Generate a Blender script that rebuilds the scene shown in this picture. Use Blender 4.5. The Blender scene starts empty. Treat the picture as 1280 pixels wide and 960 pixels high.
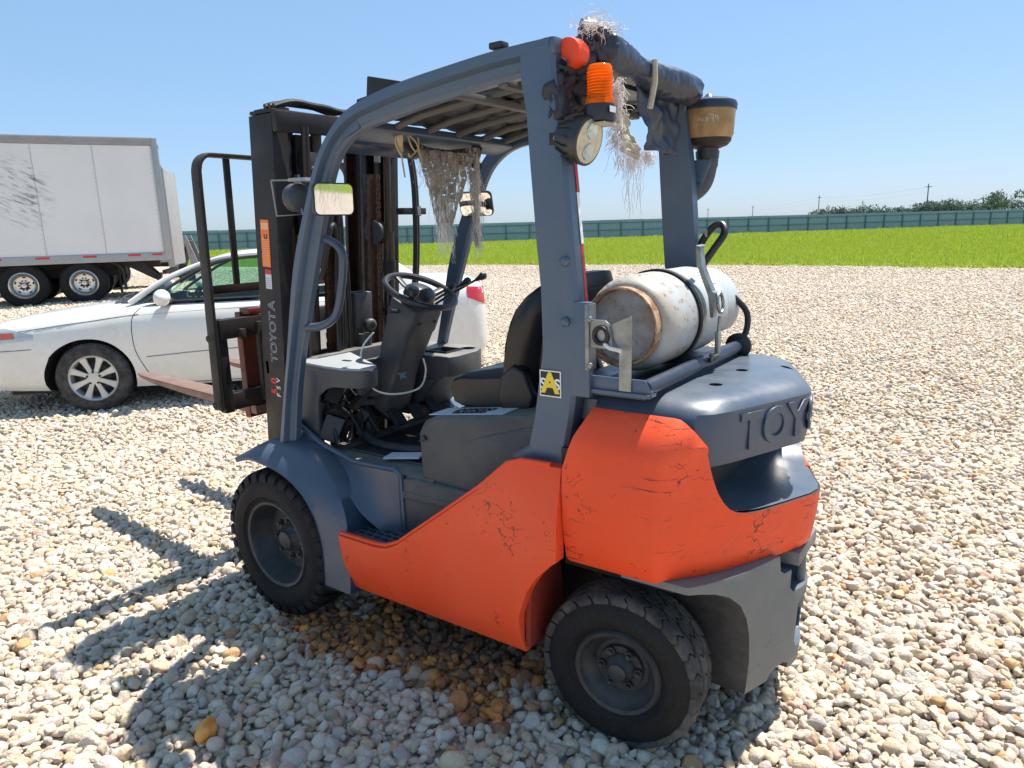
import bpy, bmesh, math, random
import numpy as np
from mathutils import Vector, Matrix, Euler, noise
R_ = math.radians
random.seed(7); rng = np.random.default_rng(7)
SC = bpy.context.scene; COL = SC.collection

# ------------------------------------------------------------------ camera
CAM = Vector((-0.92975, 2.36369, 1.70061))
cd = bpy.data.cameras.new('camera'); cam = bpy.data.objects.new('camera', cd); COL.objects.link(cam)
cr = Vector((-0.81810905, -0.57439021, -0.02781136)); cu = Vector((0.10108338, -0.19124647, 0.97632317)); cf = Vector((0.56610929, -0.79592756, -0.21452177))
cam.matrix_world = Matrix(((cr.x, cu.x, -cf.x, CAM.x), (cr.y, cu.y, -cf.y, CAM.y), (cr.z, cu.z, -cf.z, CAM.z), (0, 0, 0, 1)))
cd.sensor_width = 36; cd.lens = 885.98 / 1280 * 36; cd.clip_start = 0.05; cd.clip_end = 3000
SC.camera = cam

# ------------------------------------------------------------------ sky and sun
SUN = Vector((-0.13, -0.44, 1.0)).normalized()
W = bpy.data.worlds.new('World'); SC.world = W; W.use_nodes = True
nt = W.node_tree; nt.nodes.clear()
sky = nt.nodes.new('ShaderNodeTexSky'); sky.sky_type = 'NISHITA'; sky.sun_disc = False
sky.sun_elevation = math.asin(SUN.z); sky.sun_rotation = math.atan2(SUN.x, SUN.y)
sky.air_density = 1.0; sky.dust_density = 0.5; sky.ozone_density = 3.0; sky.altitude = 0
bg = nt.nodes.new('ShaderNodeBackground'); bg.inputs[1].default_value = 0.085
wo = nt.nodes.new('ShaderNodeOutputWorld')
tint = nt.nodes.new('ShaderNodeMix'); tint.data_type = 'RGBA'; tint.blend_type = 'MULTIPLY'; tint.inputs[0].default_value = 1.0
nt.links.new(sky.outputs[0], tint.inputs[6]); tint.inputs[7].default_value = (0.44, 0.42, 0.58, 1)
hz = nt.nodes.new('ShaderNodeMix'); hz.data_type = 'RGBA'; hz.blend_type = 'ADD'; hz.inputs[0].default_value = 1.0; hz.inputs[7].default_value = (1.08, 1.98, 2.30, 1)   # even summer haze over the whole sky
nt.links.new(tint.outputs[2], hz.inputs[6]); nt.links.new(hz.outputs[2], bg.inputs[0]); nt.links.new(bg.outputs[0], wo.inputs[0])
sl = bpy.data.lights.new('sun', 'SUN'); sl.energy = 4.5; sl.angle = R_(0.53); sl.color = (1.0, 0.95, 0.86)
so = bpy.data.objects.new('sun', sl); COL.objects.link(so); so.rotation_euler = SUN.to_track_quat('Z', 'Y').to_euler()
VS = SC.view_settings; VS.view_transform = 'Standard'; VS.look = 'None'; VS.gamma = 1; VS.use_curve_mapping = False; VS.exposure = 0.97
SC.cycles.max_bounces = 8; SC.cycles.transparent_max_bounces = 12

# ------------------------------------------------------------------ materials
def lin(r, g, b):
    f = lambda c: (c / 255 / 12.92) if c <= 10.3 else ((c / 255 + 0.055) / 1.055) ** 2.4
    return (f(r), f(g), f(b))
class N:
    def __init__(s, name):
        s.m = bpy.data.materials.new(name); s.m.use_nodes = True; s.t = s.m.node_tree; s.t.nodes.clear()
        s.out = s.n('OutputMaterial'); s.tc = s.n('TexCoord').outputs['Object']
    def n(s, k, **kw):
        x = s.t.nodes.new('ShaderNode' + k)
        for a, v in kw.items(): setattr(x, a, v)
        return x
    def l(s, a, b): s.t.links.new(a, b)
    def noise(s, scale, detail=4, vec=None, stretch=None, rough=0.55, dist=0.0):
        v = vec or s.tc
        if stretch:
            mp = s.n('Mapping'); mp.inputs['Scale'].default_value = stretch; s.l(v, mp.inputs[0]); v = mp.outputs[0]
        x = s.n('TexNoise'); x.inputs['Scale'].default_value = scale; x.inputs['Detail'].default_value = detail
        x.inputs['Roughness'].default_value = rough; x.inputs['Distortion'].default_value = dist; s.l(v, x.inputs['Vector'])
        return x.outputs['Fac']
    def ramp(s, fac, a, b, va=0.0, vb=1.0):
        x = s.n('MapRange'); x.inputs['From Min'].default_value = a; x.inputs['From Max'].default_value = b
        x.inputs['To Min'].default_value = va; x.inputs['To Max'].default_value = vb; s.l(fac, x.inputs['Value']); return x.outputs[0]
    def math(s, op, a, b):
        x = s.n('Math', operation=op)
        for i, v in enumerate((a, b)):
            if isinstance(v, (int, float)): x.inputs[i].default_value = v
            else: s.l(v, x.inputs[i])
        return x.outputs[0]
    def mix(s, fac, a, b):
        x = s.n('Mix', data_type='RGBA')
        if isinstance(fac, (int, float)): x.inputs['Factor'].default_value = fac
        else: s.l(fac, x.inputs['Factor'])
        for k, v in (('A', a), ('B', b)):
            i = [q for q in x.inputs if q.name == k and q.type == 'RGBA'][0]
            if isinstance(v, tuple): i.default_value = (*v[:3], 1)
            else: s.l(v, i)
        return [q for q in x.outputs if q.type == 'RGBA'][0]
    def bsdf(s, color, rough=0.5, metal=0.0, spec=0.5, bump=None, bstr=0.3, bdist=0.002, coat=0.0, trans=0.0):
        b = s.n('BsdfPrincipled')
        for k, v in (('Base Color', color), ('Roughness', rough), ('Metallic', metal)):
            if isinstance(v, tuple): b.inputs[k].default_value = (*v[:3], 1)
            elif isinstance(v, (int, float)): b.inputs[k].default_value = v
            else: s.l(v, b.inputs[k])
        b.inputs['Specular IOR Level'].default_value = spec; b.inputs['Coat Weight'].default_value = coat
        b.inputs['Transmission Weight'].default_value = trans
        if bump is not None:
            u = s.n('Bump'); u.inputs['Strength'].default_value = bstr; u.inputs['Distance'].default_value = bdist
            s.l(bump, u.inputs['Height']); s.l(u.outputs[0], b.inputs['Normal'])
        s.l(b.outputs[0], s.out.inputs['Surface']); return b

def paint(name, col, dirt=(0.25, 0.2, 0.14), amount=0.35, rough=0.4, spec=0.5, chips=None, dust_sun_up=0.0, scale=3.0, metal=0.0, fade=None, coat=0.0):
    m = N(name)
    n1 = m.noise(scale, 6, rough=0.7)
    c = m.mix(m.ramp(n1, 0.42, 0.8, 0, amount), col, dirt)
    if fade: c = m.mix(m.ramp(m.noise(scale * 0.6, 3), 0.45, 0.7, 0, 0.5), c, fade)
    fine = m.noise(90, 3)
    c = m.mix(m.ramp(fine, 0.5, 0.9, 0, 0.18), c, dirt)
    if dust_sun_up:  # upward faces paler: dust plus sunlit tops put into the colour
        g = m.n('NewGeometry'); sx = m.n('SeparateXYZ'); m.l(g.outputs['Normal'], sx.inputs[0])
        up = m.ramp(sx.outputs['Z'], 0.5, 1.0, 0, dust_sun_up)
        c = m.mix(m.math('MULTIPLY', up, m.ramp(m.noise(6, 5), 0.3, 0.7, 0.3, 1)), c, (0.42, 0.38, 0.31))
    if chips:
        sc = m.noise(3.2, 7, stretch=(1.0, 1.0, 13.0), rough=0.8, dist=0.5)
        sc2 = m.noise(2.2, 2)
        a = m.math('MULTIPLY', m.ramp(sc, 0.60 if len(chips) > 2 else 0.66, 0.62 if len(chips) > 2 else 0.68), m.ramp(sc2, 0.45, 0.55))
        vo = m.n('TexVoronoi', feature='DISTANCE_TO_EDGE'); vo.inputs['Scale'].default_value = 7
        mp = m.n('Mapping'); mp.inputs['Scale'].default_value = (1, 1, 2.4)
        dn = m.n('TexNoise'); dn.inputs['Scale'].default_value = 14; dn.inputs['Detail'].default_value = 6; m.l(m.tc, dn.inputs['Vector'])
        vm = m.n('VectorMath', operation='MULTIPLY_ADD'); m.l(dn.outputs['Color'], vm.inputs[0]); vm.inputs[1].default_value = (0.16, 0.16, 0.16); m.l(m.tc, vm.inputs[2])
        m.l(vm.outputs[0], mp.inputs[0]); m.l(mp.outputs[0], vo.inputs['Vector'])
        ed = m.ramp(vo.outputs['Distance'], 0.008, 0.022, 1, 0)
        mask = m.ramp(m.noise(4.2, 5, rough=0.75), 0.50 if len(chips) > 2 else 0.58, 0.53 if len(chips) > 2 else 0.61)
        b = m.math('MULTIPLY', ed, mask)
        spot = m.ramp(m.noise(38, 2), 0.76, 0.78)
        ch = m.math('MAXIMUM', m.math('MAXIMUM', a, b), spot)
        ch = m.math('MULTIPLY', ch, chips[1])
        c = m.mix(ch, c, chips[0])
    r = m.ramp(m.noise(7, 5), 0.3, 0.8, rough - 0.07, min(1, rough + 0.2))
    m.bsdf(c, r, metal, spec, m.math('ADD', m.noise(14, 3), m.math('MULTIPLY', fine, 0.15)), 0.15, 0.004, coat)
    return m.m

def simple(name, col, rough=0.5, metal=0.0, spec=0.5, var=0.25, scale=20, coat=0.0, bstr=0.2):
    m = N(name); n1 = m.noise(scale, 5, rough=0.65)
    dark = tuple(max(0, k * (1 - var)) for k in col); light = tuple(min(1, k * (1 + var)) for k in col)
    m.bsdf(m.mix(m.ramp(n1, 0.3, 0.7), dark, light), rough, metal, spec, n1, bstr, 0.002, coat)
    return m.m

M = {}
M['orange'] = paint('orange_paint', (0.86, 0.078, 0.020), (0.33, 0.07, 0.03), 0.22, 0.40, spec=0.32, chips=((0.10, 0.035, 0.02), 0.85), fade=(0.88, 0.14, 0.06))
M['orange_cw'] = paint('orange_paint_scratched', (0.86, 0.078, 0.020), (0.33, 0.07, 0.03), 0.22, 0.40, spec=0.32, chips=((0.10, 0.035, 0.02), 0.95, 1), fade=(0.88, 0.14, 0.06))
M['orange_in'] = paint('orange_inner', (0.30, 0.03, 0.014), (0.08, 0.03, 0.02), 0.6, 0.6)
M['blue'] = paint('grey_blue_paint', (0.036, 0.063, 0.108), (0.12, 0.12, 0.12), 0.14, 0.32, spec=0.7, dust_sun_up=0.16)
M['guard'] = paint('guard_paint', (0.052, 0.092, 0.148), (0.16, 0.15, 0.13), 0.20, 0.36, spec=0.7)
M['cwgrey'] = paint('weathered_grey_paint', (0.15, 0.165, 0.165), (0.24, 0.22, 0.17), 0.5, 0.5, chips=((0.04, 0.04, 0.04), 0.6))
M['black'] = paint('mast_black', (0.017, 0.016, 0.017), (0.10, 0.075, 0.05), 0.45, 0.5, spec=0.35)
M['brown'] = paint('greasy_rail', (0.016, 0.010, 0.008), (0.085, 0.035, 0.018), 0.7, 0.30)
M['plastic'] = paint('grey_plastic', (0.042, 0.050, 0.062), (0.17, 0.155, 0.13), 0.40, 0.5, dust_sun_up=0.5)
M['darkplastic'] = simple('dark_plastic', (0.022, 0.023, 0.026), 0.38)
M['seat'] = paint('seat_vinyl', (0.009, 0.009, 0.010), (0.05, 0.045, 0.04), 0.2, 0.36)
M['deck'] = paint('dusty_deck', (0.30, 0.33, 0.36), (0.30, 0.26, 0.2), 0.5, 0.6)
M['steel'] = simple('zinc_steel', (0.27, 0.28, 0.27), 0.42, 0.8, var=0.35)
M['rustyfork'] = paint('fork_rust', (0.14, 0.04, 0.022), (0.2, 0.1, 0.06), 0.7, 0.6)
M['forktop'] = paint('fork_worn', (0.21, 0.135, 0.10), (0.11, 0.05, 0.03), 0.9, 0.5, scale=7)
M['redrust'] = paint('fork_red', (0.16, 0.026, 0.014), (0.05, 0.022, 0.016), 0.9, 0.5, scale=9)
M['rubber'] = paint('tyre_rubber', (0.010, 0.010, 0.011), (0.09, 0.087, 0.083), 0.14, 0.68, spec=0.25, scale=8)
M['rubber_dusty'] = paint('tyre_dusty', (0.040, 0.039, 0.038), (0.22, 0.205, 0.18), 0.6, 0.85, spec=0.25, scale=10)
M['rim'] = paint('rim_dark', (0.024, 0.027, 0.032), (0.14, 0.125, 0.11), 0.4, 0.45, scale=10)
M['dusty_bar'] = paint('dusty_bar', (0.13, 0.13, 0.13), (0.10, 0.09, 0.08), 0.6, 0.7)
M['chain'] = paint('rusty_chain', (0.055, 0.03, 0.018), (0.2, 0.08, 0.03), 0.8, 0.5, scale=30)
M['tank'] = None
M['amber'] = None
M['white'] = simple('white_print', (0.8, 0.8, 0.8), 0.5, var=0.05)
M['red'] = simple('red_print', (0.55, 0.03, 0.03), 0.45, var=0.1)
M['yellow'] = simple('yellow_print', (0.8, 0.6, 0.05), 0.5, var=0.05)
M['blackprint'] = simple('black_print', (0.01, 0.01, 0.012), 0.5, var=0.05)
M['label_orange'] = simple('label_orange', (0.85, 0.20, 0.03), 0.45, var=0.12)
M['label_line'] = simple('label_line', (0.85, 0.45, 0.22), 0.5, var=0.05)
M['label_pale'] = simple('label_pale', (0.62, 0.66, 0.70), 0.5, var=0.1)
M['label_teal'] = simple('label_teal', (0.12, 0.24, 0.24), 0.6)
M['wire'] = simple('white_cable', (0.7, 0.7, 0.66), 0.5)
M['canvas'] = paint('dark_canvas', (0.022, 0.026, 0.036), (0.09, 0.075, 0.055), 0.5, 0.55, scale=12)
M['vinylblue'] = paint('blue_vinyl', (0.016, 0.026, 0.052), (0.07, 0.065, 0.06), 0.35, 0.36, scale=9)
M['rag'] = paint('beige_rag', (0.36, 0.31, 0.25), (0.12, 0.09, 0.07), 0.6, 0.95, scale=22)
def ragmat(name, col, dirt, holes):
    m = N(name); c = m.mix(m.ramp(m.noise(16, 6, rough=0.75), 0.4, 0.7), col, dirt); b = m.bsdf(c, 0.95, spec=0.1, bump=m.noise(160, 4), bstr=0.6)
    t = m.n('BsdfTranslucent'); m.l(c, t.inputs[0]); mx = m.n('MixShader'); mx.inputs[0].default_value = 0.45; m.l(b.outputs[0], mx.inputs[1]); m.l(t.outputs[0], mx.inputs[2])
    tr = m.n('BsdfTransparent'); w = m.math('MAXIMUM', m.ramp(m.noise(60, 5, stretch=(1, 1, .22), rough=0.8), 0.5, 0.56), m.ramp(m.noise(90, 3, stretch=(.3, .3, 1)), 0.60, 0.64)); w = m.math('MULTIPLY', w, holes)
    m2 = m.n('MixShader'); m.l(w, m2.inputs[0]); m.l(mx.outputs[0], m2.inputs[1]); m.l(tr.outputs[0], m2.inputs[2]); m.l(m2.outputs[0], m.out.inputs['Surface']); return m.m
M['rag'] = ragmat('torn_rag', (0.66, 0.62, 0.56), (0.36, 0.31, 0.26), 0.9)
M['fluff'] = simple('white_threads', (0.74, 0.70, 0.66), 0.9, var=0.2)
M['twine'] = simple('yellow_twine', (0.50, 0.40, 0.22), 0.8)
M['creamcloth'] = simple('cream_cloth', (0.42, 0.37, 0.28), 0.8, var=0.2)
M['mirror'] = simple('mirror_silver', (0.82, 0.83, 0.82), 0.03, 1.0, var=0.03, bstr=0.02)
M['chrome'] = simple('polished_alloy', (0.62, 0.61, 0.58), 0.28, 0.9, var=0.15)
M['alloy'] = paint('silver_alloy', (0.60, 0.60, 0.57), (0.36, 0.31, 0.24), 0.4, 0.4, metal=0.4)
M['carpaint'] = paint('white_car_paint', (0.74, 0.74, 0.71), (0.56, 0.50, 0.38), 0.35, 0.22, coat=0.6, scale=1.6)
M['seam'] = simple('dark_seam', (0.03, 0.03, 0.03), 0.8)
M['interior'] = simple('car_interior', (0.10, 0.11, 0.11), 0.8)
M['trailer'] = None
M['railgrey'] = paint('rail_grey', (0.30, 0.30, 0.31), (0.22, 0.16, 0.1), 0.5, 0.55)
M['galv'] = paint('galvanised', (0.36, 0.38, 0.39), (0.25, 0.22, 0.18), 0.35, 0.45, metal=0.3)
M['frameblack'] = simple('chassis_black', (0.02, 0.019, 0.018), 0.7)
M['fence'] = paint('fence_green', (0.28, 0.375, 0.48), (0.35, 0.44, 0.54), 0.3, 0.5, scale=0.4)
M['fencepost'] = simple('fence_post', (0.10, 0.16, 0.21), 0.6)
M['wood'] = simple('pole_wood', (0.16, 0.14, 0.12), 0.9, scale=4)
M['bark'] = simple('bark', (0.10, 0.08, 0.06), 0.9)
M['barrel'] = simple('orange_plastic', (0.85, 0.13, 0.03), 0.5)
M['bluebase'] = simple('blue_plastic', (0.08, 0.12, 0.32), 0.6)
M['taillight'] = simple('tail_lens', (0.55, 0.015, 0.03), 0.15, coat=0.8, var=0.1)
M['amberlens'] = simple('side_lens', (0.65, 0.10, 0.05), 0.2, coat=0.8, var=0.1)
M['headlens'] = simple('head_lens', (0.50, 0.55, 0.52), 0.12, 0.3, coat=1.0, var=0.2, scale=8)
M['lens'] = simple('lamp_lens', (0.42, 0.40, 0.26), 0.12, 0.2, coat=1.0, var=0.25, scale=40)
M['hose'] = simple('rubber_hose', (0.014, 0.014, 0.015), 0.45)

def glassmat(name, tint, gloss=0.12, rough=0.02):
    m = N(name); t = m.n('BsdfTransparent'); t.inputs[0].default_value = (*tint, 1)
    g = m.n('BsdfGlossy'); g.inputs['Roughness'].default_value = rough
    fr = m.n('Fresnel'); fr.inputs[0].default_value = 1.5
    f = m.math('ADD', fr.outputs[0], gloss)
    mx = m.n('MixShader'); m.l(f, mx.inputs[0]); m.l(t.outputs[0], mx.inputs[1]); m.l(g.outputs[0], mx.inputs[2]); m.l(mx.outputs[0], m.out.inputs[0])
    return m.m
M['glass'] = glassmat('green_tinted_glass', (0.56, 0.80, 0.68), 0.04)
M['windscreen'] = glassmat('windscreen_glass', (0.42, 0.60, 0.58), 0.22)
m = N('amber_lens'); t = m.n('BsdfTranslucent'); t.inputs[0].default_value = (1.0, 0.30, 0.0, 1)
g = m.n('BsdfPrincipled'); g.inputs['Base Color'].default_value = (0.95, 0.24, 0.0, 1); g.inputs['Roughness'].default_value = 0.12
tr = m.n('BsdfTransparent'); tr.inputs[0].default_value = (1.0, 0.42, 0.03, 1)
mx = m.n('MixShader'); mx.inputs[0].default_value = 0.45; m.l(t.outputs[0], mx.inputs[1]); m.l(g.outputs[0], mx.inputs[2])
mx2 = m.n('MixShader'); mx2.inputs[0].default_value = 0.35; m.l(mx.outputs[0], mx2.inputs[1]); m.l(tr.outputs[0], mx2.inputs[2]); m.l(mx2.outputs[0], m.out.inputs[0]); M['amber'] = m.m
m = N('amber_bowl'); c = m.mix(m.ramp(m.noise(18, 5), 0.35, 0.7), (0.38, 0.235, 0.09), (0.22, 0.13, 0.06)); m.bsdf(c, 0.3, bump=m.noise(30), bstr=0.2); M['bowl'] = m.m
# cylinder: grey white with rust speckles, rust heavier towards the foot ring
m = N('gas_cylinder_paint'); sx = m.n('SeparateXYZ'); m.l(m.tc, sx.inputs[0])
c = m.mix(m.ramp(m.noise(5, 5), 0.4, 0.7, 0, 0.6), (0.42, 0.45, 0.46), (0.33, 0.33, 0.31))
near = m.ramp(sx.outputs['Y'], -0.05, 0.34, 0.0, 1.0)
sp = m.math('MULTIPLY', m.ramp(m.noise(38, 6, rough=0.75), 0.56, 0.62), m.math('MULTIPLY', m.ramp(m.noise(5, 4), 0.42, 0.56), m.ramp(sx.outputs['Y'], -.20, .15)))
edge = m.ramp(m.math('ADD', sx.outputs['Y'], m.math('MULTIPLY', m.noise(20, 5), 0.05)), 0.335, 0.375)
c = m.mix(m.math('MULTIPLY', m.ramp(m.noise(9, 4), 0.42, 0.62), m.math('MULTIPLY', near, 0.7)), c, (0.42, 0.33, 0.22))
c = m.mix(m.math('MAXIMUM', sp, edge), c, (0.22, 0.085, 0.03)); m.bsdf(c, 0.42, bump=m.noise(40), bstr=0.15); M['tank'] = m.m
m = N('rusty_ring'); c = m.mix(m.ramp(m.noise(22, 6, rough=0.7), 0.38, 0.62), (0.17, 0.055, 0.02), (0.50, 0.36, 0.22)); m.bsdf(c, 0.75, bump=m.noise(50), bstr=0.4); M['ring'] = m.m
# trailer side: off-white sheet with dark rubbed marks
m = N('trailer_side'); c = m.mix(m.ramp(m.noise(0.7, 6), 0.4, 0.7, 0, 0.5), (0.74, 0.74, 0.73), (0.62, 0.62, 0.60))
mq = m.n('Mapping'); mq.inputs['Rotation'].default_value = (0, 0.45, 0); m.l(m.tc, mq.inputs[0]); sc = m.noise(3.4, 7, vec=mq.outputs[0], stretch=(0.7, 1, 3.6), rough=0.75, dist=0.7)
gr = m.n('TexGradient', gradient_type='SPHERICAL'); mp = m.n('Mapping'); mp.vector_type = 'POINT'
mp.inputs['Location'].default_value = (-4.0, 0.0, -2.75); mp.inputs['Scale'].default_value = (1.43, 0.001, 1.05)
m.l(m.tc, mp.inputs[0]); m.l(mp.outputs[0], gr.inputs[0])
a = m.math('MULTIPLY', m.ramp(sc, 0.49, 0.62), m.ramp(gr.outputs['Fac'], 0.0, 0.55, 0, 0.85))
c = m.mix(a, c, (0.16, 0.17, 0.18)); sp = m.math('MULTIPLY', m.ramp(m.noise(5, 7, rough=0.8), 0.63, 0.72), 0.35); c = m.mix(sp, c, (0.28, 0.26, 0.24))
m.bsdf(c, 0.5, bump=m.noise(2), bstr=0.1); M['trailer'] = m.m
# car tyres / leaves
def leafmat(name, a, b):
    m = N(name); oi = m.noise(0.8, 4); c = m.mix(m.ramp(oi, 0.35, 0.65), a, b); bs = m.bsdf(c, 0.7)
    t = m.n('BsdfTranslucent'); m.l(c, t.inputs[0]); mx = m.n('MixShader'); mx.inputs[0].default_value = 0.3
    m.l(bs.outputs[0], mx.inputs[1]); m.l(t.outputs[0], mx.inputs[2]); m.l(mx.outputs[0], m.out.inputs[0]); return m.m
M['leaf'] = leafmat('leaf', (0.09, 0.135, 0.11), (0.13, 0.18, 0.14))  # paler and bluer than foliage: distance haze is mixed into the colour
M['grassblade'] = leafmat('grass_blade', (0.36, 0.46, 0.035), (0.50, 0.54, 0.07))
m = N('lawn'); c = m.mix(m.ramp(m.noise(0.35, 6, stretch=(1, 2.2, 1)), 0.35, 0.65), (0.12, 0.185, 0.014), (0.20, 0.245, 0.026))
c = m.mix(m.ramp(m.noise(9, 5), 0.4, 0.75, 0, 0.6), c, (0.08, 0.14, 0.012)); c = m.mix(m.ramp(m.noise(0.22, 5, stretch=(1, 4, 1), rough=0.7), 0.5, 0.68, 0, 0.6), c, (0.085, 0.14, 0.012)); c = m.mix(m.ramp(m.noise(0.12, 3), 0.52, 0.75, 0, 0.5), c, (0.26, 0.26, 0.06))
m.bsdf(c, 0.9, spec=0.1, bump=m.noise(25, 4), bstr=0.8, bdist=0.05); M['lawn'] = m.m
# stones: colour comes per stone
m = N('limestone'); at = m.n('Attribute'); at.attribute_type = 'INSTANCER'; at.attribute_name = 'col'
geo = m.n('NewGeometry')
n1 = m.noise(2.2, 6, rough=0.7); n2 = m.noise(9, 5, rough=0.7)
hs = m.mix(m.ramp(n1, 0.35, 0.65, 0, 0.30), at.outputs['Color'], (0.55, 0.47, 0.36))
hs = m.mix(m.math('MULTIPLY', m.ramp(n2, 0.58, 0.72), 0.35), hs, (0.30, 0.25, 0.19))
m.bsdf(hs, 0.85, spec=0.15, bump=m.math('ADD', n1, m.math('MULTIPLY', n2, 0.4)), bstr=0.5, bdist=0.12); M['stone'] = m.m
m = N('gravel_bed'); vo = m.n('TexVoronoi'); vo.inputs['Scale'].default_value = 19; vo.inputs['Randomness'].default_value = 1; m.l(m.tc, vo.inputs['Vector'])
sep = m.n('SeparateColor'); m.l(vo.outputs['Color'], sep.inputs[0])
c = m.mix(sep.outputs[0], (0.46, 0.375, 0.30), (0.68, 0.585, 0.49)); c = m.mix(m.ramp(sep.outputs[1], 0.9, 0.95), c, (0.45, 0.28, 0.14))
c = m.mix(m.ramp(m.noise(0.25, 4), 0.4, 0.7, 0, 0.3), c, (0.44, 0.38, 0.33))
c = m.mix(m.ramp(vo.outputs['Distance'], 0.35, 0.75, 0, 0.75), c, (0.14, 0.12, 0.10))  # gaps between stones darkened: their shade is put into the colour
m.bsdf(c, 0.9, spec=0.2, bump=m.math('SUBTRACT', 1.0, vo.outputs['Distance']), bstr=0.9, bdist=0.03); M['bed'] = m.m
m = N('orange_stone'); c = m.mix(m.ramp(m.noise(14, 6), 0.4, 0.6), (0.70, 0.24, 0.03), (0.80, 0.42, 0.12)); m.bsdf(c, 0.85, bump=m.noise(25, 6), bstr=0.7, bdist=0.01); M['ostone'] = m.m

# ------------------------------------------------------------------ mesh building
def tag(o, label=None, cat=None, group=None, kind=None):
    if label: o['label'] = label
    if cat: o['category'] = cat
    if group: o['group'] = group
    if kind: o['kind'] = kind
    return o
def empty(name, loc=(0, 0, 0), rz=0, scale=1):
    o = bpy.data.objects.new(name, None); COL.objects.link(o); o.location = loc; o.rotation_euler = (0, 0, rz); o.scale = (scale,) * 3; return o
def link(name, me, parent=None):
    o = bpy.data.objects.new(name, me); COL.objects.link(o)
    if parent: o.parent = parent
    return o
class G:
    def __init__(s): s.b = bmesh.new(); s.mats = []
    def mi(s, mat):
        if mat not in s.mats: s.mats.append(mat)
        return s.mats.index(mat)
    def face(s, vs, mat):
        try: f = s.b.faces.new(vs); f.material_index = s.mi(mat); return f
        except ValueError: return None
    def poly(s, pts, mat): return s.face([s.b.verts.new(p) for p in pts], mat)
    def box(s, c, d, mat='black', rot=None, taper=None):
        c = Vector(c); h = Vector(d) / 2; v = []
        for z in (-1, 1):
            for y in (-1, 1):
                for x in (-1, 1):
                    p = Vector((x * h.x, y * h.y, z * h.z))
                    if taper and z > 0: p.x *= taper[0]; p.y *= taper[1]
                    if rot is not None: p = rot @ p
                    v.append(s.b.verts.new(c + p))
        for q in ((0, 2, 3, 1), (4, 5, 7, 6), (0, 1, 5, 4), (2, 6, 7, 3), (0, 4, 6, 2), (1, 3, 7, 5)): s.face([v[i] for i in q], mat)
        return s
    def prism(s, pts, axis, a, b, mat='black', f=None):
        # pts in the other two coordinates (in xyz order); extruded along axis from a to b
        def P(p, t):
            q = list(p); q.insert(axis, t); return Vector(q)
        A = [s.b.verts.new(P(p, a)) for p in pts]; B = [s.b.verts.new(P(p, b)) for p in pts]; n = len(pts)
        s.face(A[::-1], mat); s.face(B, mat)
        for i in range(n): s.face([A[i], A[(i + 1) % n], B[(i + 1) % n], B[i]], mat)
        return s
    def grid(s, rows, mat, closed=False, caps=False):
        V = [[s.b.verts.new(p) for p in r] for r in rows]
        for i in range(len(V) - 1):
            n = len(V[i])
            for j in range(n if closed else n - 1):
                s.face([V[i][j], V[i][(j + 1) % n], V[i + 1][(j + 1) % n], V[i + 1][j]], mat)
        if caps: s.face(V[0][::-1], mat); s.face(V[-1], mat)
        return s
    def sweep(s, path, sect, mat, up=Vector((0, 1, 0)), caps=True, scales=None):
        # sect: list of (a,b); a along side = tangent x up, b along up
        P = [Vector(p) for p in path]; rows = []
        for i, p in enumerate(P):
            t = (P[min(i + 1, len(P) - 1)] - P[max(i - 1, 0)]).normalized()
            n = t.cross(up).normalized(); u = n.cross(t).normalized(); k = scales[i] if scales else 1
            rows.append([p + n * a * k + u * b * k for a, b in sect])
        return s.grid(rows, mat, True, caps)
    def tube(s, path, r, mat='black', n=10, caps=True):
        P = [Vector(p) for p in path]; rows = []; pu = None
        for i, p in enumerate(P):
            t = (P[min(i + 1, len(P) - 1)] - P[max(i - 1, 0)]).normalized()
            if pu is None: pu = Vector((0, 0, 1)) if abs(t.z) < 0.9 else Vector((1, 0, 0))
            a = t.cross(pu).normalized(); pu = a.cross(t).normalized(); rr = r[i] if isinstance(r, (list, tuple)) else r
            rows.append([p + (a * math.cos(q * 2 * math.pi / n) + pu * math.sin(q * 2 * math.pi / n)) * rr for q in range(n)])
        return s.grid(rows, mat, True, caps)
    def lathe(s, prof, c=(0, 0, 0), axis=(0, 1, 0), n=40, mat='black', caps=True):
        # prof: (distance along axis, radius[, mat])
        ax = Vector(axis).normalized(); a = ax.orthogonal().normalized(); b = ax.cross(a); c = Vector(c); V = []
        for pr in prof: V.append([s.b.verts.new(c + ax * pr[0] + (a * math.cos(2 * math.pi * k / n) + b * math.sin(2 * math.pi * k / n)) * pr[1]) for k in range(n)])
        for i in range(len(V) - 1):
            mm = prof[i][2] if len(prof[i]) > 2 else mat
            for j in range(n): s.face([V[i][j], V[i][(j + 1) % n], V[i + 1][(j + 1) % n], V[i + 1][j]], mm)
        if caps: s.face(V[0][::-1], mat); s.face(V[-1], prof[-1][2] if len(prof[-1]) > 2 else mat)
        return s
    def cut(s, axis, vals):
        no = [0, 0, 0]; no[axis] = 1
        for v in vals:
            co = [0, 0, 0]; co[axis] = v
            bmesh.ops.bisect_plane(s.b, geom=s.b.verts[:] + s.b.edges[:] + s.b.faces[:], plane_co=co, plane_no=no)
        return s
    def xf(s, m): bmesh.ops.transform(s.b, matrix=m, verts=s.b.verts); return s
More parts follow.
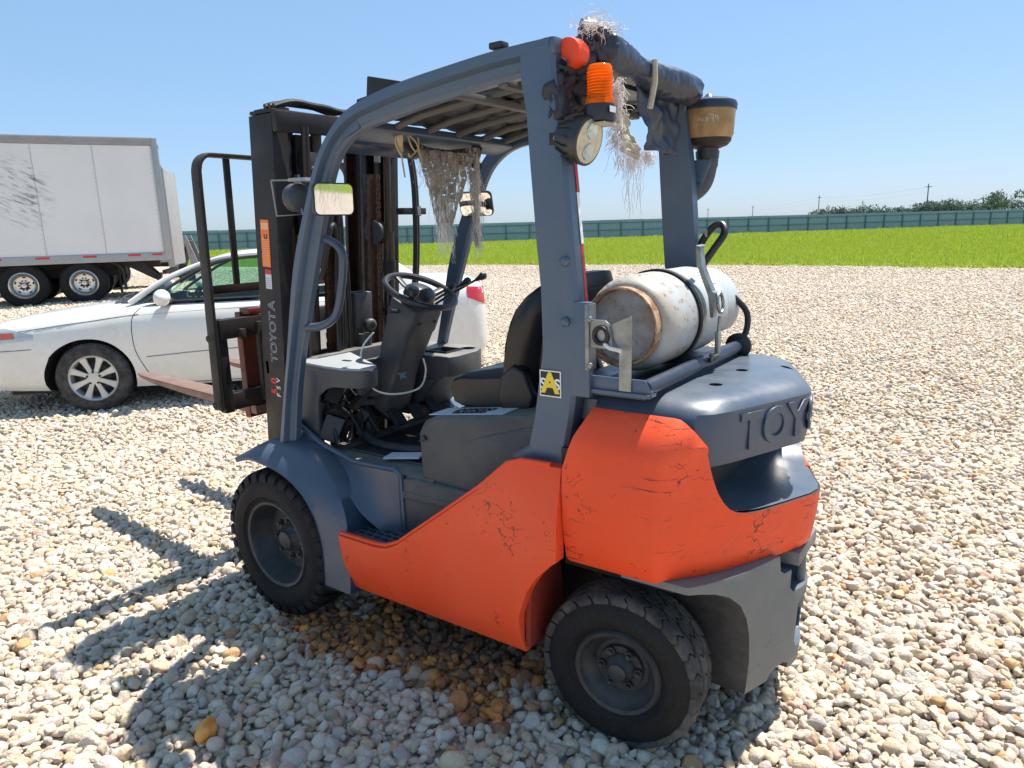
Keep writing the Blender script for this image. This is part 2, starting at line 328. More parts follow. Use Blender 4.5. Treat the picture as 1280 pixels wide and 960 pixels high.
    def mesh(s, name='mesh', bevel=0.0, seg=2, angle=35, smooth=True):
        b = s.b
        bmesh.ops.remove_doubles(b, verts=b.verts, dist=1e-5)
        bmesh.ops.recalc_face_normals(b, faces=b.faces)
        if bevel:
            es = [e for e in b.edges if len(e.link_faces) == 2 and e.calc_face_angle(0) > R_(28)]
            bmesh.ops.bevel(b, geom=es, offset=bevel, segments=seg, profile=0.6, affect='EDGES', clamp_overlap=True)
        if smooth:
            for f in b.faces: f.smooth = True
            for e in b.edges: e.smooth = not (len(e.link_faces) == 2 and e.calc_face_angle(0) > R_(angle))
        me = bpy.data.meshes.new(name); b.to_mesh(me); b.free()
        for k in s.mats: me.materials.append(M[k])
        return me
    def obj(s, name, parent=None, **kw): return link(name, s.mesh(name, **kw), parent)

def boolean(o, cutters, op='DIFFERENCE'):
    for c in cutters:
        md = o.modifiers.new('b', 'BOOLEAN'); md.operation = op; md.object = c; md.solver = 'EXACT'
        try: md.material_mode = 'TRANSFER'
        except Exception: pass
    bpy.context.view_layer.update()
    dg = bpy.context.evaluated_depsgraph_get()
    me = bpy.data.meshes.new_from_object(o.evaluated_get(dg)); o.modifiers.clear(); o.data = me
    for c in cutters: bpy.data.objects.remove(c)
    return o
def smoothen(o, angle=32, bevel=0.0):
    b = bmesh.new(); b.from_mesh(o.data)
    bmesh.ops.remove_doubles(b, verts=b.verts, dist=1e-5)
    if bevel:
        es = [e for e in b.edges if len(e.link_faces) == 2 and e.calc_face_angle(0) > R_(angle)]
        bmesh.ops.bevel(b, geom=es, offset=bevel, segments=2, profile=0.6, affect='EDGES', clamp_overlap=True)
    for f in b.faces: f.smooth = True
    for e in b.edges: e.smooth = not (len(e.link_faces) == 2 and e.calc_face_angle(0) > R_(angle))
    b.to_mesh(o.data); b.free(); return o
def copyobj(o, parent=None):
    c = o.copy(); COL.objects.link(c)
    if parent is not None: c.parent = parent
    return c
def copytree(o, parent=None):
    c = copyobj(o, parent)
    for k in [q for q in SC.objects if q.parent == o]: copytree(k, c)
    return c
def text(body, size, mat, name, parent, mw, extrude=0.001, offset=0.0, align='CENTER', bevel=0.0):
    cu = bpy.data.curves.new(name, 'FONT'); cu.body = body; cu.size = size; cu.extrude = extrude; cu.offset = offset; cu.align_x = align; cu.align_y = 'CENTER'
    cu.bevel_depth = bevel; cu.resolution_u = 4
    o = bpy.data.objects.new(name, cu); COL.objects.link(o); bpy.context.view_layer.update()
    me = bpy.data.meshes.new_from_object(o.evaluated_get(bpy.context.evaluated_depsgraph_get()))
    bpy.data.objects.remove(o); me.transform(mw); me.materials.clear(); me.materials.append(M[mat])
    return link(name, me, parent)
def frame(o, x, y):
    x = Vector(x).normalized(); y = Vector(y); y = (y - x * y.dot(x)).normalized(); z = x.cross(y); o = Vector(o)
    return Matrix(((x.x, y.x, z.x, o.x), (x.y, y.y, z.y, o.y), (x.z, y.z, z.z, o.z), (0, 0, 0, 1)))
def smooth_path(pts, n=8):
    P = [Vector(p) for p in pts]; out = []
    for i in range(len(P) - 1):
        p0 = P[max(i - 1, 0)]; p1 = P[i]; p2 = P[i + 1]; p3 = P[min(i + 2, len(P) - 1)]
        for k in range(n):
            t = k / n
            out.append(0.5 * ((2 * p1) + (p2 - p0) * t + (2 * p0 - 5 * p1 + 4 * p2 - p3) * t * t + (3 * p1 - p0 - 3 * p2 + p3) * t ** 3))
    out.append(P[-1]); return out
def rrect(w, h, r, n=3):
    o = []
    for cx, cy, a0 in ((w / 2 - r, h / 2 - r, 0), (-w / 2 + r, h / 2 - r, 90), (-w / 2 + r, -h / 2 + r, 180), (w / 2 - r, -h / 2 + r, 270)):
        for k in range(n + 1):
            a = R_(a0 + 90 * k / n); o.append((cx + r * math.cos(a), cy + r * math.sin(a)))
    return o

# ================================================================== SETTING
GZ = 0.035                                   # gravel surface under the forklift
def rise(x, y): return 0.22 * math.exp(-(((x - 17.5) / 6) ** 2 + ((y + 6) / 6) ** 2)) + 0.10 * math.exp(-(((x - 19.5) / 6) ** 2 + ((y + 11) / 5) ** 2))
def gh(x, y): return GZ + rise(x, y) + 0.014 * noise.noise(Vector((x * 0.9, y * 0.9, 0.3))) + 0.012 * noise.noise(Vector((x * 0.3, y * 0.3, 5)))
# the gravel yard sheet: fine near the camera, coarse to the horizon
g = G()
def axisvals(c, near, far):
    v = [c + i * 0.4 for i in range(-int(near / 0.4), int(near / 0.4) + 1)]
    s = 0.5; p = v[-1]
    while p < c + far: p += s; v.append(p); s *= 1.35
    s = 0.5; p = v[0]
    while p > c - far: p -= s; v.insert(0, p); s *= 1.35
    return v
xs = axisvals(4, 26, 1500); ys = axisvals(-6, 24, 1500)
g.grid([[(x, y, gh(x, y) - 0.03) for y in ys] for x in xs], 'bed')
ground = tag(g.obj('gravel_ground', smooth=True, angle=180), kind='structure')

# the lawn beyond the gravel, with an uneven edge
edge = [(-400, -30), (-120, -27), (-40, -25.2), (-12, -24.6), (-1.1, -25.4), (9.7, -26.4), (24.3, -24.4), (32.7, -22.0), (40.3, -21.5), (70, -19), (140, -12), (400, 0)]
def edge_y(x):
    for (x0, y0), (x1, y1) in zip(edge, edge[1:]):
        if x0 <= x <= x1: return y0 + (y1 - y0) * (x - x0) / (x1 - x0) + 0.5 * noise.noise(Vector((x * 0.35, 0, 0))) + 0.3 * noise.noise(Vector((x * 1.1, 9, 0))) + 0.15 * noise.noise(Vector((x * 2, 3, 0)))
    return -25
g = G(); rows = []
lx = [-400, -250, -120, -70] + [-40 + i * 0.5 for i in range(0, 260)] + [100, 140, 250, 400]
for x in lx:
    e0 = edge_y(x); rows.append([(x, e0 + 0.02, gh(x, e0) - 0.06)] + [(x, e0 - d, 0.07 + 0.05 * noise.noise(Vector((x * 0.12, d * 0.12, 1)))) for d in (0.25, 3, 8, 15, 25, 40, 60, 90, 140, 300, 800)])
g.grid(rows, 'lawn'); lawn = tag(g.obj('lawn', smooth=True, angle=180), kind='structure')

# ---- loose limestone gravel as real stones
stone_col = bpy.data.collections.new('stone_shapes')
for k in range(12):
    b = bmesh.new(); bmesh.ops.create_icosphere(b, subdivisions=3, radius=0.5)
    sx, sy, sz = rng.uniform(0.85, 1.15), rng.uniform(0.65, 0.95), rng.uniform(0.5, 0.78)
    planes = [(Vector(rng.normal(size=3)).normalized(), rng.uniform(0.30, 0.43)) for _ in range(12)]
    off = Vector(rng.uniform(-50, 50, 3))
    for v in b.verts:
        p = v.co.copy()
        for nn, d in planes:
            e_ = p.dot(nn) - d
            if e_ > 0: p -= nn * e_ * 0.96
        p += p.normalized() * (0.05 * noise.noise(p * 3 + off) + 0.022 * noise.noise(p * 8 + off))
        v.co = Vector((p.x * sx, p.y * sy, p.z * sz))
    for f in b.faces: f.smooth = True
    me = bpy.data.meshes.new('stone'); b.to_mesh(me); b.free(); me.materials.append(M['stone'])
    stone_col.objects.link(bpy.data.objects.new('stone', me))

def instancer(name, pts, scl, rot, idx, colr, coll, kind='stuff'):
    n = len(pts); me = bpy.data.meshes.new(name); me.vertices.add(n); me.vertices.foreach_set('co', np.asarray(pts, np.float32).ravel())
    def at(nm, ty, data, key):
        a = me.attributes.new(nm, ty, 'POINT'); a.data.foreach_set(key, np.asarray(data).ravel())
    at('scl', 'FLOAT_VECTOR', scl.astype(np.float32), 'vector'); at('rot', 'FLOAT_VECTOR', rot.astype(np.float32), 'vector')
    at('idx', 'INT', idx.astype(np.int32), 'value'); at('col', 'FLOAT_COLOR', colr.astype(np.float32), 'color')
    o = link(name, me); tag(o, kind=kind)
    ng = bpy.data.node_groups.new(name, 'GeometryNodeTree')
    ng.interface.new_socket('Geometry', in_out='INPUT', socket_type='NodeSocketGeometry'); ng.interface.new_socket('Geometry', in_out='OUTPUT', socket_type='NodeSocketGeometry')
    nd = lambda t: ng.nodes.new(t)
    gi, go = nd('NodeGroupInput'), nd('NodeGroupOutput'); m2p = nd('GeometryNodeMeshToPoints'); iop = nd('GeometryNodeInstanceOnPoints'); ci = nd('GeometryNodeCollectionInfo')
    ci.inputs['Collection'].default_value = coll; ci.inputs['Separate Children'].default_value = True; ci.inputs['Reset Children'].default_value = True
    def na(nm, ty):
        a = nd('GeometryNodeInputNamedAttribute'); a.data_type = ty; a.inputs['Name'].default_value = nm
        return [q for q in a.outputs if q.enabled and q.name == 'Attribute'][0]
    L = ng.links.new
    L(gi.outputs[0], m2p.inputs[0]); L(m2p.outputs[0], iop.inputs['Points']); L(ci.outputs[0], iop.inputs['Instance']); iop.inputs['Pick Instance'].default_value = True
    L(na('idx', 'INT'), iop.inputs['Instance Index']); L(na('scl', 'FLOAT_VECTOR'), iop.inputs['Scale'])
    er = nd('FunctionNodeEulerToRotation'); L(na('rot', 'FLOAT_VECTOR'), er.inputs[0]); L(er.outputs[0], iop.inputs['Rotation'])
    L(iop.outputs[0], go.inputs[0])
    md = o.modifiers.new('scatter', 'NODES'); md.node_group = ng
    return o

def jitter_grid(r0, r1, a0, a1, sp):
    # points in an annular sector about the camera, world-aligned jittered grid
    n = int(r1 / sp) + 2; ax = (np.arange(-n, n) + 0.5) * sp; X, Y = np.meshgrid(ax, ax); X = X.ravel() + rng.uniform(-.48, .48, X.size) * sp; Y = Y.ravel() + rng.uniform(-.48, .48, Y.size) * sp
    R = np.hypot(X, Y); A = np.degrees(np.arctan2(Y, X)); d = (A - a0) % 360
    k = (R >= r0) & (R < r1) & (d <= (a1 - a0)); return X[k] + CAM.x, Y[k] + CAM.y
cx, cy, lay = [], [], []
for r0, r1, sp, ly in ((0.9, 6.5, 0.034, 0), (0.9, 6.5, 0.043, 1), (6.5, 14, 0.040, 0), (6.5, 12, 0.06, 1), (14, 24, 0.062, 0), (24, 40, 0.13, 0)):
    X, Y = jitter_grid(r0, r1, -110, 2, sp); cx.append(X); cy.append(Y); lay.append(np.full(len(X), ly) + (10 if r0 >= 14 else 0))
X = np.concatenate(cx); Y = np.concatenate(cy); LY = np.concatenate(lay)
ey = np.interp(X, [e[0] for e in edge], [e[1] for e in edge]); k = Y > ey - 0.15 + rng.normal(0, 0.12, len(X)); X, Y, LY = X[k], Y[k], LY[k]
n = len(X)
size = np.clip(rng.lognormal(math.log(0.0405), 0.29, n), 0.016, 0.088); size *= np.where(LY % 10 == 1, 1.12, 1.0); size = np.where(LY >= 10, size * 1.35, size)
k_big = rng.random(n) < 0.012; size = np.where(k_big, size * 1.35, size)
Z = np.array([gh(x, y) for x, y in zip(X, Y)]) - 0.019 + np.where(LY % 10 == 1, rng.uniform(0.0, 0.014, n), rng.uniform(-0.012, 0.002, n))
pal = np.array([(0.72, 0.595, 0.46), (0.78, 0.675, 0.565), (0.70, 0.585, 0.48), (0.63, 0.565, 0.52), (0.73, 0.56, 0.38), (0.54, 0.43, 0.33), (0.63, 0.37, 0.17), (0.64, 0.42, 0.33)])
pk = rng.choice(8, n, p=[0.28, 0.22, 0.18, 0.13, 0.10, 0.05, 0.025, 0.015]); colr = pal[pk] * rng.uniform(0.86, 1.12, (n, 1)) * (1 + rng.normal(0, 0.008, (n, 3)))
colr = np.minimum(colr, 0.80)
# rusty oil stain beside and under the forklift
def nz(x, y, s, o=0): return np.array([noise.noise(Vector((a * s, b * s, o))) for a, b in zip(x, y)])
near = (np.hypot(X - 0.9, Y - 0.3) < 1.6)
xi, yi = X[near], Y[near]
d1 = np.hypot((xi - 0.85) / 0.50, (yi - 0.26) / 0.26); d2 = np.hypot((xi - 1.25) / 0.36, (yi - 0.55) / 0.15); d3 = np.hypot((xi - 0.72) / 0.24, (yi - 0.50) / 0.14); d4 = np.hypot((xi - 0.47) / 0.12, (yi - 0.64) / 0.07)
dd = np.minimum(np.minimum(d1, d2), np.minimum(d3, d4)) + 0.45 * nz(xi, yi, 9) + rng.normal(0, 0.16, len(xi))
st = np.clip((1.30 - dd) / 0.32, 0, 1)[:, None]
dark = np.array((0.20, 0.10, 0.055)); rust = np.array(((0.78, 0.29, 0.055), (0.58, 0.19, 0.05), (0.30, 0.13, 0.06)))[rng.choice(3, len(xi), p=[.4, .35, .25])]
mixc = np.where((d1 < 0.70)[:, None], dark * rng.uniform(0.6, 1.5, (len(xi), 1)), rust * rng.uniform(0.6, 1.3, (len(xi), 1)))
mixc = np.where(rng.random((len(xi), 1)) < 0.25, rust * 0.8, mixc)
c2 = colr[near]; colr[near] = c2 * (1 - st) + mixc * st
rot = np.stack([rng.normal(0, 0.45, n), rng.normal(0, 0.45, n), rng.uniform(0, 6.283, n)], 1)
scl = size[:, None] * rng.uniform(0.85, 1.2, (n, 3))
instancer('limestone_gravel', np.stack([X, Y, Z], 1), scl, rot, rng.integers(0, 12, n), np.concatenate([colr, np.ones((n, 1))], 1), stone_col)
# the one orange stone lying in front
b = bmesh.new(); bmesh.ops.create_icosphere(b, subdivisions=4, radius=0.5)
for v in b.verts:
    p = v.co; p += p.normalized() * (0.12 * noise.noise(p * 2.2) + 0.05 * noise.noise(p * 6)); v.co = Vector((p.x * 0.078, p.y * 0.10, p.z * 0.065))
for f in b.faces: f.smooth = True
me = bpy.data.meshes.new('orange_stone'); b.to_mesh(me); b.free(); me.materials.append(M['ostone'])
o = link('orange_stone', me); o.location = (1.175, 1.265, 0.058); o.rotation_euler = (0.2, 0.3, 0.9); tag(o, 'single bright orange stone lying on pale gravel in the shadow', 'stone')

fA_ = (78.2, -44.4)
# ---- grass tufts on the lawn near its edge
gc = bpy.data.collections.new('tuft_shapes')
for k in range(5):
    g = G()
    for i in range(16):
        a = rng.uniform(0, 6.28); r = rng.uniform(0, 0.10); x, y = r * math.cos(a), r * math.sin(a); h = rng.uniform(0.05, 0.13); w = 0.010; t = rng.uniform(0, 6.28); l_ = rng.uniform(0, 0.07)
        dx, dy = math.cos(t), math.sin(t); g.poly([(x - dy * w, y + dx * w, -0.02), (x + dy * w, y - dx * w, -0.02), (x + dx * l_, y + dy * l_, h)], 'grassblade')
    gc.objects.link(bpy.data.objects.new('tuft', g.mesh('tuft', smooth=False)))
X, Y = jitter_grid(22, 60, -104, -14, 0.27); X2_, Y2_ = jitter_grid(60, 135, -104, -20, 0.5); X = np.concatenate([X, X2_]); Y = np.concatenate([Y, Y2_]); ey = np.interp(X, [e[0] for e in edge], [e[1] for e in edge]); k = Y < ey - 0.05 + rng.normal(0, 0.12, len(X)); X, Y = X[k], Y[k]; n = len(X)
fy = fA_[1] + (X - fA_[0]) * (0.749 / 0.663); k = (Y > fy + .3); X, Y = X[k], Y[k]; n = len(X); s = np.where(np.hypot(X - CAM.x, Y - CAM.y) > 60, 1.7, 1.0) * rng.uniform(0.6, 1.5, n) * np.where(rng.random(n) < 0.04, 1.6, 1)
instancer('grass_tufts', np.stack([X, Y, np.full(n, 0.06)], 1), np.stack([s * 1.3, s * 1.3, s], 1), np.stack([s * 0, s * 0, rng.uniform(0, 6.28, n)], 1), rng.integers(0, 5, n), np.ones((n, 4)), gc)

# ---- corrugated fence
fA = Vector((78.2 + 62 * 0.663, -44.4 + 62 * 0.749, 0)); fdir = Vector((-0.663, -0.749, 0)); fn = Vector((-0.749, 0.663, 0))   # towards the yard
fence = empty('metal_fence', fA, math.atan2(fdir.y, fdir.x)); tag(fence, 'long corrugated blue-green metal fence with posts and rails beyond the lawn', 'fence')
PB = 3.13; NP = 74
g = G(); nr = 11
pts = []
for k in range(nr):
    x = k * PB / nr; w = PB / nr
    pts += [(x, 0.0), (x + w * 0.4, 0.0), (x + w * 0.5, -0.045), (x + w * 0.9, -0.045)]
pts.append((PB, 0.0))
g.grid([[(x, -y, 0.04) for x, y in pts], [(x, -y, 2.42) for x, y in pts]], 'fence'); panel = g.mesh('fence_panel', smooth=False)
g = G(); g.box((0, -0.09, 1.08), (0.10, 0.10, 2.16), 'fencepost'); post = g.mesh('post', smooth=False)
g = G(); g.box((PB / 2, -0.085, 0), (PB - 0.1, 0.07, 0.075), 'fencepost'); rail = g.mesh('rail', smooth=False)
for i in range(NP):
    o = link('fence_panel', panel, fence); o.location = (i * PB, 0.002 * (i % 2), rng.uniform(-0.02, 0.02))
    o = link('post', post, fence); o.location = (i * PB, 0, 0)
    for z in (2.02, 1.08): o = link('rail', rail, fence); o.location = (i * PB, 0, z)

# ---- trees far beyond the fence
def tree(x, y, h, w, seed, label, group=None, base=0):
    r = np.random.default_rng(seed); t = empty('tree', (x, y, 0)); tag(t, label, 'tree', group)
    g = G(); g.tube([(0, 0, base), (0.1, 0, h * 0.35), (0, 0.1, h * 0.7)], [0.28, 0.2, 0.08], 'bark', 7)
    for k in range(5):
        a = r.uniform(0, 6.28); g.tube([(0, 0, h * r.uniform(0.3, 0.5)), (math.cos(a) * w * 0.3, math.sin(a) * w * 0.3, h * 0.75)], [0.12, 0.03], 'bark', 5)
    g.obj('trunk', t)
    g = G(); cl = [(Vector((r.uniform(-1, 1) * w * 0.38, r.uniform(-1, 1) * w * 0.38, h * r.uniform(0.40, 0.86))), r.uniform(0.16, 0.30) * w) for _ in range(11)]
    for c, rad in cl:
        for q in range(110):
            d = Vector(r.normal(size=3)).normalized() * rad * r.uniform(0.55, 1.05); d.z *= 0.75; p = c + d; s = r.uniform(0.14, 0.34); u = Vector(r.normal(size=3)).normalized(); v = u.orthogonal().normalized()
            g.poly([p - u * s, p + v * s * 0.6, p + u * s, p - v * s * 0.6], 'leaf')
    g.obj('crown', t, smooth=False); return t
def campos(px, d):
    # place on the ground at a bearing (degrees right of the view axis) and distance, seen from the yard
    a = math.atan2(cf.y, cf.x) - px; return CAM.x + math.cos(a) * d, CAM.y + math.sin(a) * d
bear = lambda px: math.atan((px - 640) / 886 * 0.955)
spots = [(1042, 5.0, 5), (1056, 5.6, 6), (1070, 5.4, 5), (1084, 5.9, 6), (1099, 5.8, 7), (1118, 4.7, 5), (1146, 5.2, 6), (1160, 5.8, 6), (1174, 6.2, 7), (1190, 6.9, 7), (1207, 5.6, 6), (1222, 6.6, 7), (1238, 6.9, 7), (1254, 7.3, 8)]
ORD = ['first', 'second', 'third', 'fourth', 'fifth', 'sixth', 'seventh', 'eighth']
def tlab(i): return '%s tree from the left in the %s clump beyond the metal fence' % ((ORD[i], 'left') if i < 6 else (ORD[i - 6], 'right'))
for i, (px, h, w) in enumerate(spots):
    x, y = campos(bear(px), 205); tree(x, y, h * .76, w * 1.25, 100 + i, tlab(i), 'trees beyond the fence')
x, y = campos(bear(1276), 200); tree(x, y, 7.8, 7.5, 77, 'tallest dark tree beyond the fence, at the far right end of the row')

# ---- utility poles and lines
poles = []
for px, d, h, lb in ((1175, 178, 9.3, 'tallest wooden utility pole, leaning above the trees at the right'), (1037, 240, 9.3, 'wooden utility pole left of the first trees beyond the fence'),
                     (1093, 300, 8.6, 'thin far utility pole with crossarm standing above the left clump of trees'), (953, 330, 8.6, 'thin far utility pole above the fence, second from the left'), (896, 345, 8.3, 'faintest and leftmost far utility pole above the fence')):
    x, y = campos(bear(px), d / math.cos(bear(px)) * 0.98); t = empty('utility_pole', (x, y, 0)); tag(t, lb, 'pole'); t.rotation_euler = (0.01, 0.0, 0)
    g = G(); g.tube([(0, 0, 0), (0.05, 0, h)], [0.16, 0.11], 'wood', 8); g.obj('shaft', t)
    g = G(); g.box((0, 0, h - 0.7), (1.0, 1.4, 0.10), 'wood', rot=Matrix.Rotation(0.6, 3, 'Z')); g.obj('crossarm', t); poles.append(Vector((x, y, h - 0.65)))
g = G()
for a, b_ in ((0, 1), (1, 3)):
    for dz in (0, -1.2):
        P = [poles[a].lerp(poles[b_], t / 12) + Vector((0, 0, dz - 3.0 * (t / 12) * (1 - t / 12))) for t in range(13)]; g.tube(P, 0.010, 'wood', 4)
tag(g.obj('power_line'), 'thin dark power lines sagging between the utility poles', 'cable')

# ================================================================== FORKLIFT  (x forward, y left, z up; rear axle at the origin)
FL = empty('forklift', (0, 0, 0)); tag(FL, 'worn orange and grey-blue forklift with black mast, parked on pale gravel', 'forklift')

# ---- orange side panels
def side_panel(s):
    pr = [(1.198, .512), (1.169, .274), (.317, .274), (.323, .334), (.319, .427), (.284, .525), (.244, .588), (.188, .648), (.168, .662), (.168, .966), (.318, .962), (.372, .944), (.469, .853), (.654, .712), (.776, .622), (.871, .550), (.93, .522), (.993, .513)]
    pr = [(x, z) for x, z in pr]
    g = G(); g.prism(pr, 1, 0.55, 0.60, 'orange')
    g.cut(0, [.2, .3, .4, .5, .6, .7, .8, .9, 1.0, 1.1]); g.cut(2, [.32, .36, .4, .45, .5, .6, .7, .8, .9])
    for v in g.b.verts:
        x, y, z = v.co
        d = -0.035 * max(0, (0.42 - z) / 0.15) ** 1.6 + 0.012 * math.sin(max(0, min(1, (z - .27) / .6)) * math.pi) - 0.035 * max(0, (z - 0.78) / 0.2) ** 1.5 * (1 if x < .5 else .6)
        v.co.y = (y + d)
        v.co.y *= s
    o = g.obj('side_panel', FL, bevel=0.006, angle=40)
    g = G(); top = [(.20, .957), (.31, .954), (.365, .936), (.462, .846), (.648, .705), (.770, .615), (.866, .543), (.93, .514), (.993, .505), (1.19, .503)]
    g.tube([(x + .01, s * (0.592 - 0.035 * max(0, (z - 0.78) / 0.2) ** 1.5), z + .012) for x, z in top], 0.009, 'orange', 8); g.obj('lip', o)
    return o
side_panel(1); side_panel(-1)
g = G(); g.box((.74, 0, .48), (.80, .80, .40), 'frameblack'); g.box((.335, .47, .50), (.03, .20, .44), 'orange_in'); g.box((.335, -.47, .50), (.03, .2, .44), 'orange_in')
g.box((.9, 0, .26), (1.1, .6, .16), 'frameblack'); g.obj('chassis', FL, bevel=.006)
g = G(); g.prism([(.575, .30), (.575, .40), (.565, .50), (.53, .60), (.46, .655), (.40, .64), (.38, .58), (.36, .45), (.35, .30)], 0, .295, .315, 'orange_in'); wl = g.obj('wheel_well_wall', FL, bevel=.003)
g = G(); g.lathe([(0, .014), (.004, .014)], (.292, .44, .615), (-1, 0, 0), 14, 'frameblack'); g.obj('bolt_hole', wl)
g = G(); g.box((0.02, 0, .42), (.30, .60, .22), 'frameblack'); g.box((0.05, 0, .62), (.4, .84, .12), 'frameblack'); g.tube([(0, -.5, .28), (0, .5, .28)], .045, 'frameblack', 10); g.box((0, 0, .28), (.12, .7, .10), 'frameblack'); g.obj('steer_axle', FL, bevel=.006)
g = G(); g.tube(smooth_path([(-.16, .22, .60), (-.17, .26, .50), (-.15, .27, .40), (-.10, .24, .30), (-.02, .20, .22)]), .030, 'rim', 12); g.obj('exhaust_pipe', FL)

# ---- counterweight
PLAN = [(.00, 1.0), (.30, 1.0), (.465, 1.0), (.495, .992), (.52, .968), (.555, .925), (.60, .868), (.65, .80), (.69, .733), (.735, .655), (.81, .49), (.88, .325), (.94, .17), (.975, 0.085), (.99, 0)]
def plan(xf, xr, w, pw=1.0):
    # xf: front x, xr: rear x at the centre line, w half width
    L = []
    for t, k in PLAN:
        x = xf + (xr - xf) * (t / .99); L.append((x, w * k))
    return L + [(x, -y) for x, y in L[-2::-1]]
secs = [(.640, .165, -.442, .530), (.66, .165, -.455, .548), (.72, .165, -.465, .562), (.80, .165, -.474, .572), (.90, .163, -.480, .578), (.97, .160, -.478, .578), (1.035, .140, -.474, .574), (1.075, .128, -.495, .562), (1.12, .108, -.48, .528), (1.15, .096, -.47, .498), (1.172, .088, -.45, .468), (1.182, .085, -.42, .43)]
g = G(); g.grid([[(x, y, z) for x, y in plan(xf, xr, w)] for z, xf, xr, w in secs], 'orange_cw', closed=True, caps=True)
cw = g.obj('counterweight', FL, smooth=False)
g = G(); g.prism([(-.27, .834), (-.32, .839), (-.36, .850), (-.39, .868), (-.412, .895), (-.428, .925), (-.44, .96), (-.452, 1.0), (-.53, 1.30), (.53, 1.30), (.452, 1.0), (.44, .96), (.428, .925), (.412, .895), (.39, .868), (.36, .850), (.32, .839), (.27, .834)], 0, -.8, -.20, 'frameblack'); c1 = g.obj('cutter', smooth=False)  # notch walls coloured black, painting in the shade of the deep opening
g = G(); g.prism([(-.452, 1.0), (-.53, 1.30), (.53, 1.30), (.452, 1.0)], 0, -.21, .30, 'frameblack'); c2 = g.obj('cutter', smooth=False)
g = G(); g.box((0.0, 0, .80), (.30, .70, .6), 'frameblack'); c3 = g.obj('cutter', smooth=False)
boolean(cw, [c1, c2, c3]); smoothen(cw, 33)
# bowl behind the notch
def rear_x(y):
    P = plan(.163, -.478, .575)
    for (x0, y0), (x1, y1) in zip(P, P[1:]):
        if min(y0, y1) <= y <= max(y0, y1) and abs(y0 - y1) > 1e-6: return x0 + (x1 - x0) * (y - y0) / (y1 - y0)
    return -.5
g = G(); rows = []
for i in range(9):
    u = i / 8; zf = .838 + .005 * u + .03 * u * u; r = []
    for v in [-1 + k / 8 for k in range(17)]:
        y = (.44 if v > 0 else .40) * v * (1 - .12 * u); x0 = rear_x(y) + .010; r.append((x0 + (-.15 - x0) * u, y, zf + (.155 * (-v) ** 5 if v < 0 else .05 * v ** 6)))
    rows.append(r)
g.grid(rows, 'blue'); g.obj('exhaust_duct', FL, angle=180)
g = G(); P = [(y, z) for y, z in ((-.20, .836), (-.30, .842), (-.36, .856), (-.39, .885), (-.41, .93), (-.43, 1.0))]
g.tube(smooth_path([(rear_x(y) + .010, y, z) for y, z in P], 5), .011, 'orange', 8); g.obj('rim_edge', cw)
g = G(); g.box((-.14, 0, .98), (.02, .70, .30), 'frameblack')
for k in range(9): g.box((-.152, -.28 + k * .07, .96), (.014, .012, .24), 'darkplastic')
g.obj('radiator_grille', FL)
# seam filler / dark joint behind the panel seam
g = G(); g.box((.175, 0, .85), (.03, 1.06, .34), 'frameblack'); g.obj('body_joint', FL)

# ---- dark lower counterweight block with arches and notches
def lowplan(inset=0.0):
    return plan(-.02, -.462 + inset, .535 - inset)
g = G(); rows = []
for z, k in ((.20, .955), (.24, .965), (.32, .98), (.45, .992), (.58, 1.0), (.655, 1.0)):
    rows.append([(-.02 + (x + .02) * k, y * k, z) for x, y in lowplan(.006)])
g.grid(rows, 'cwgrey', closed=True, caps=True); low = g.obj('counterweight_base', FL, smooth=False)
cut = []
for s in (1, -1):
    # wheel clearance: arch seen from behind, cut straight through front to back
    arc = [(.70, .10), (.70, .66), (.53, .632), (.50, .628), (.45, .615), (.40, .59), (.355, .548), (.322, .49), (.302, .42), (.292, .34), (.285, .10)]
    g = G(); g.prism([(s * y, z) for y, z in arc], 0, -.9, .3, 'rim'); cut.append(g.obj('cutter', smooth=False))
    g = G(); g.box((-.02, s * .195, .32), (.56, .17, .56), 'frameblack'); cut.append(g.obj('cutter', smooth=False))
g = G(); g.prism([(-.20, .10), (-.20, .21), (-.185, .235), (-.15, .25), (-.09, .25), (-.055, .235), (-.04, .21), (-.04, .10)][::1], 0, -.9, -.30, 'rim'); cut.append(g.obj('cutter', smooth=False))
g = G(); g.prism([(.20 - .02, .10), (.18, .20), (.165, .225), (.13, .235), (.10, .235), (.07, .22), (.06, .10)], 0, -.9, -.33, 'rim'); cut.append(g.obj('cutter', smooth=False))
# tow-pin recess (upper centre) and slot below it
g = G(); g.prism([(-.17, .70), (-.17, .60), (-.15, .585), (.15, .585), (.17, .60), (.185, .70)], 0, -.9, -.33, 'blue'); cut.append(g.obj('cutter', smooth=False))
g = G(); g.prism([(-.12, .60), (-.12, .50), (.09, .50), (.11, .52), (.11, .60)], 0, -.9, -.345, 'blue'); cut.append(g.obj('cutter', smooth=False))
g = G(); g.prism([(-.12, .44), (-.10, .46), (.03, .46), (.055, .44), (.055, .30), (.03, .27), (-.10, .27), (-.12, .30)], 0, -.9, -.34, 'blue'); cut.append(g.obj('cutter', smooth=False))
boolean(low, cut); smoothen(low, 30, 0.004)
g = G(); g.box((-.40, -.03, .615), (.09, .24, .045), 'cwgrey'); g.tube([(-.43, -.01, .40), (-.43, -.01, .68)], .016, 'darkplastic', 12); g.obj('tow_pin', FL, bevel=.006)

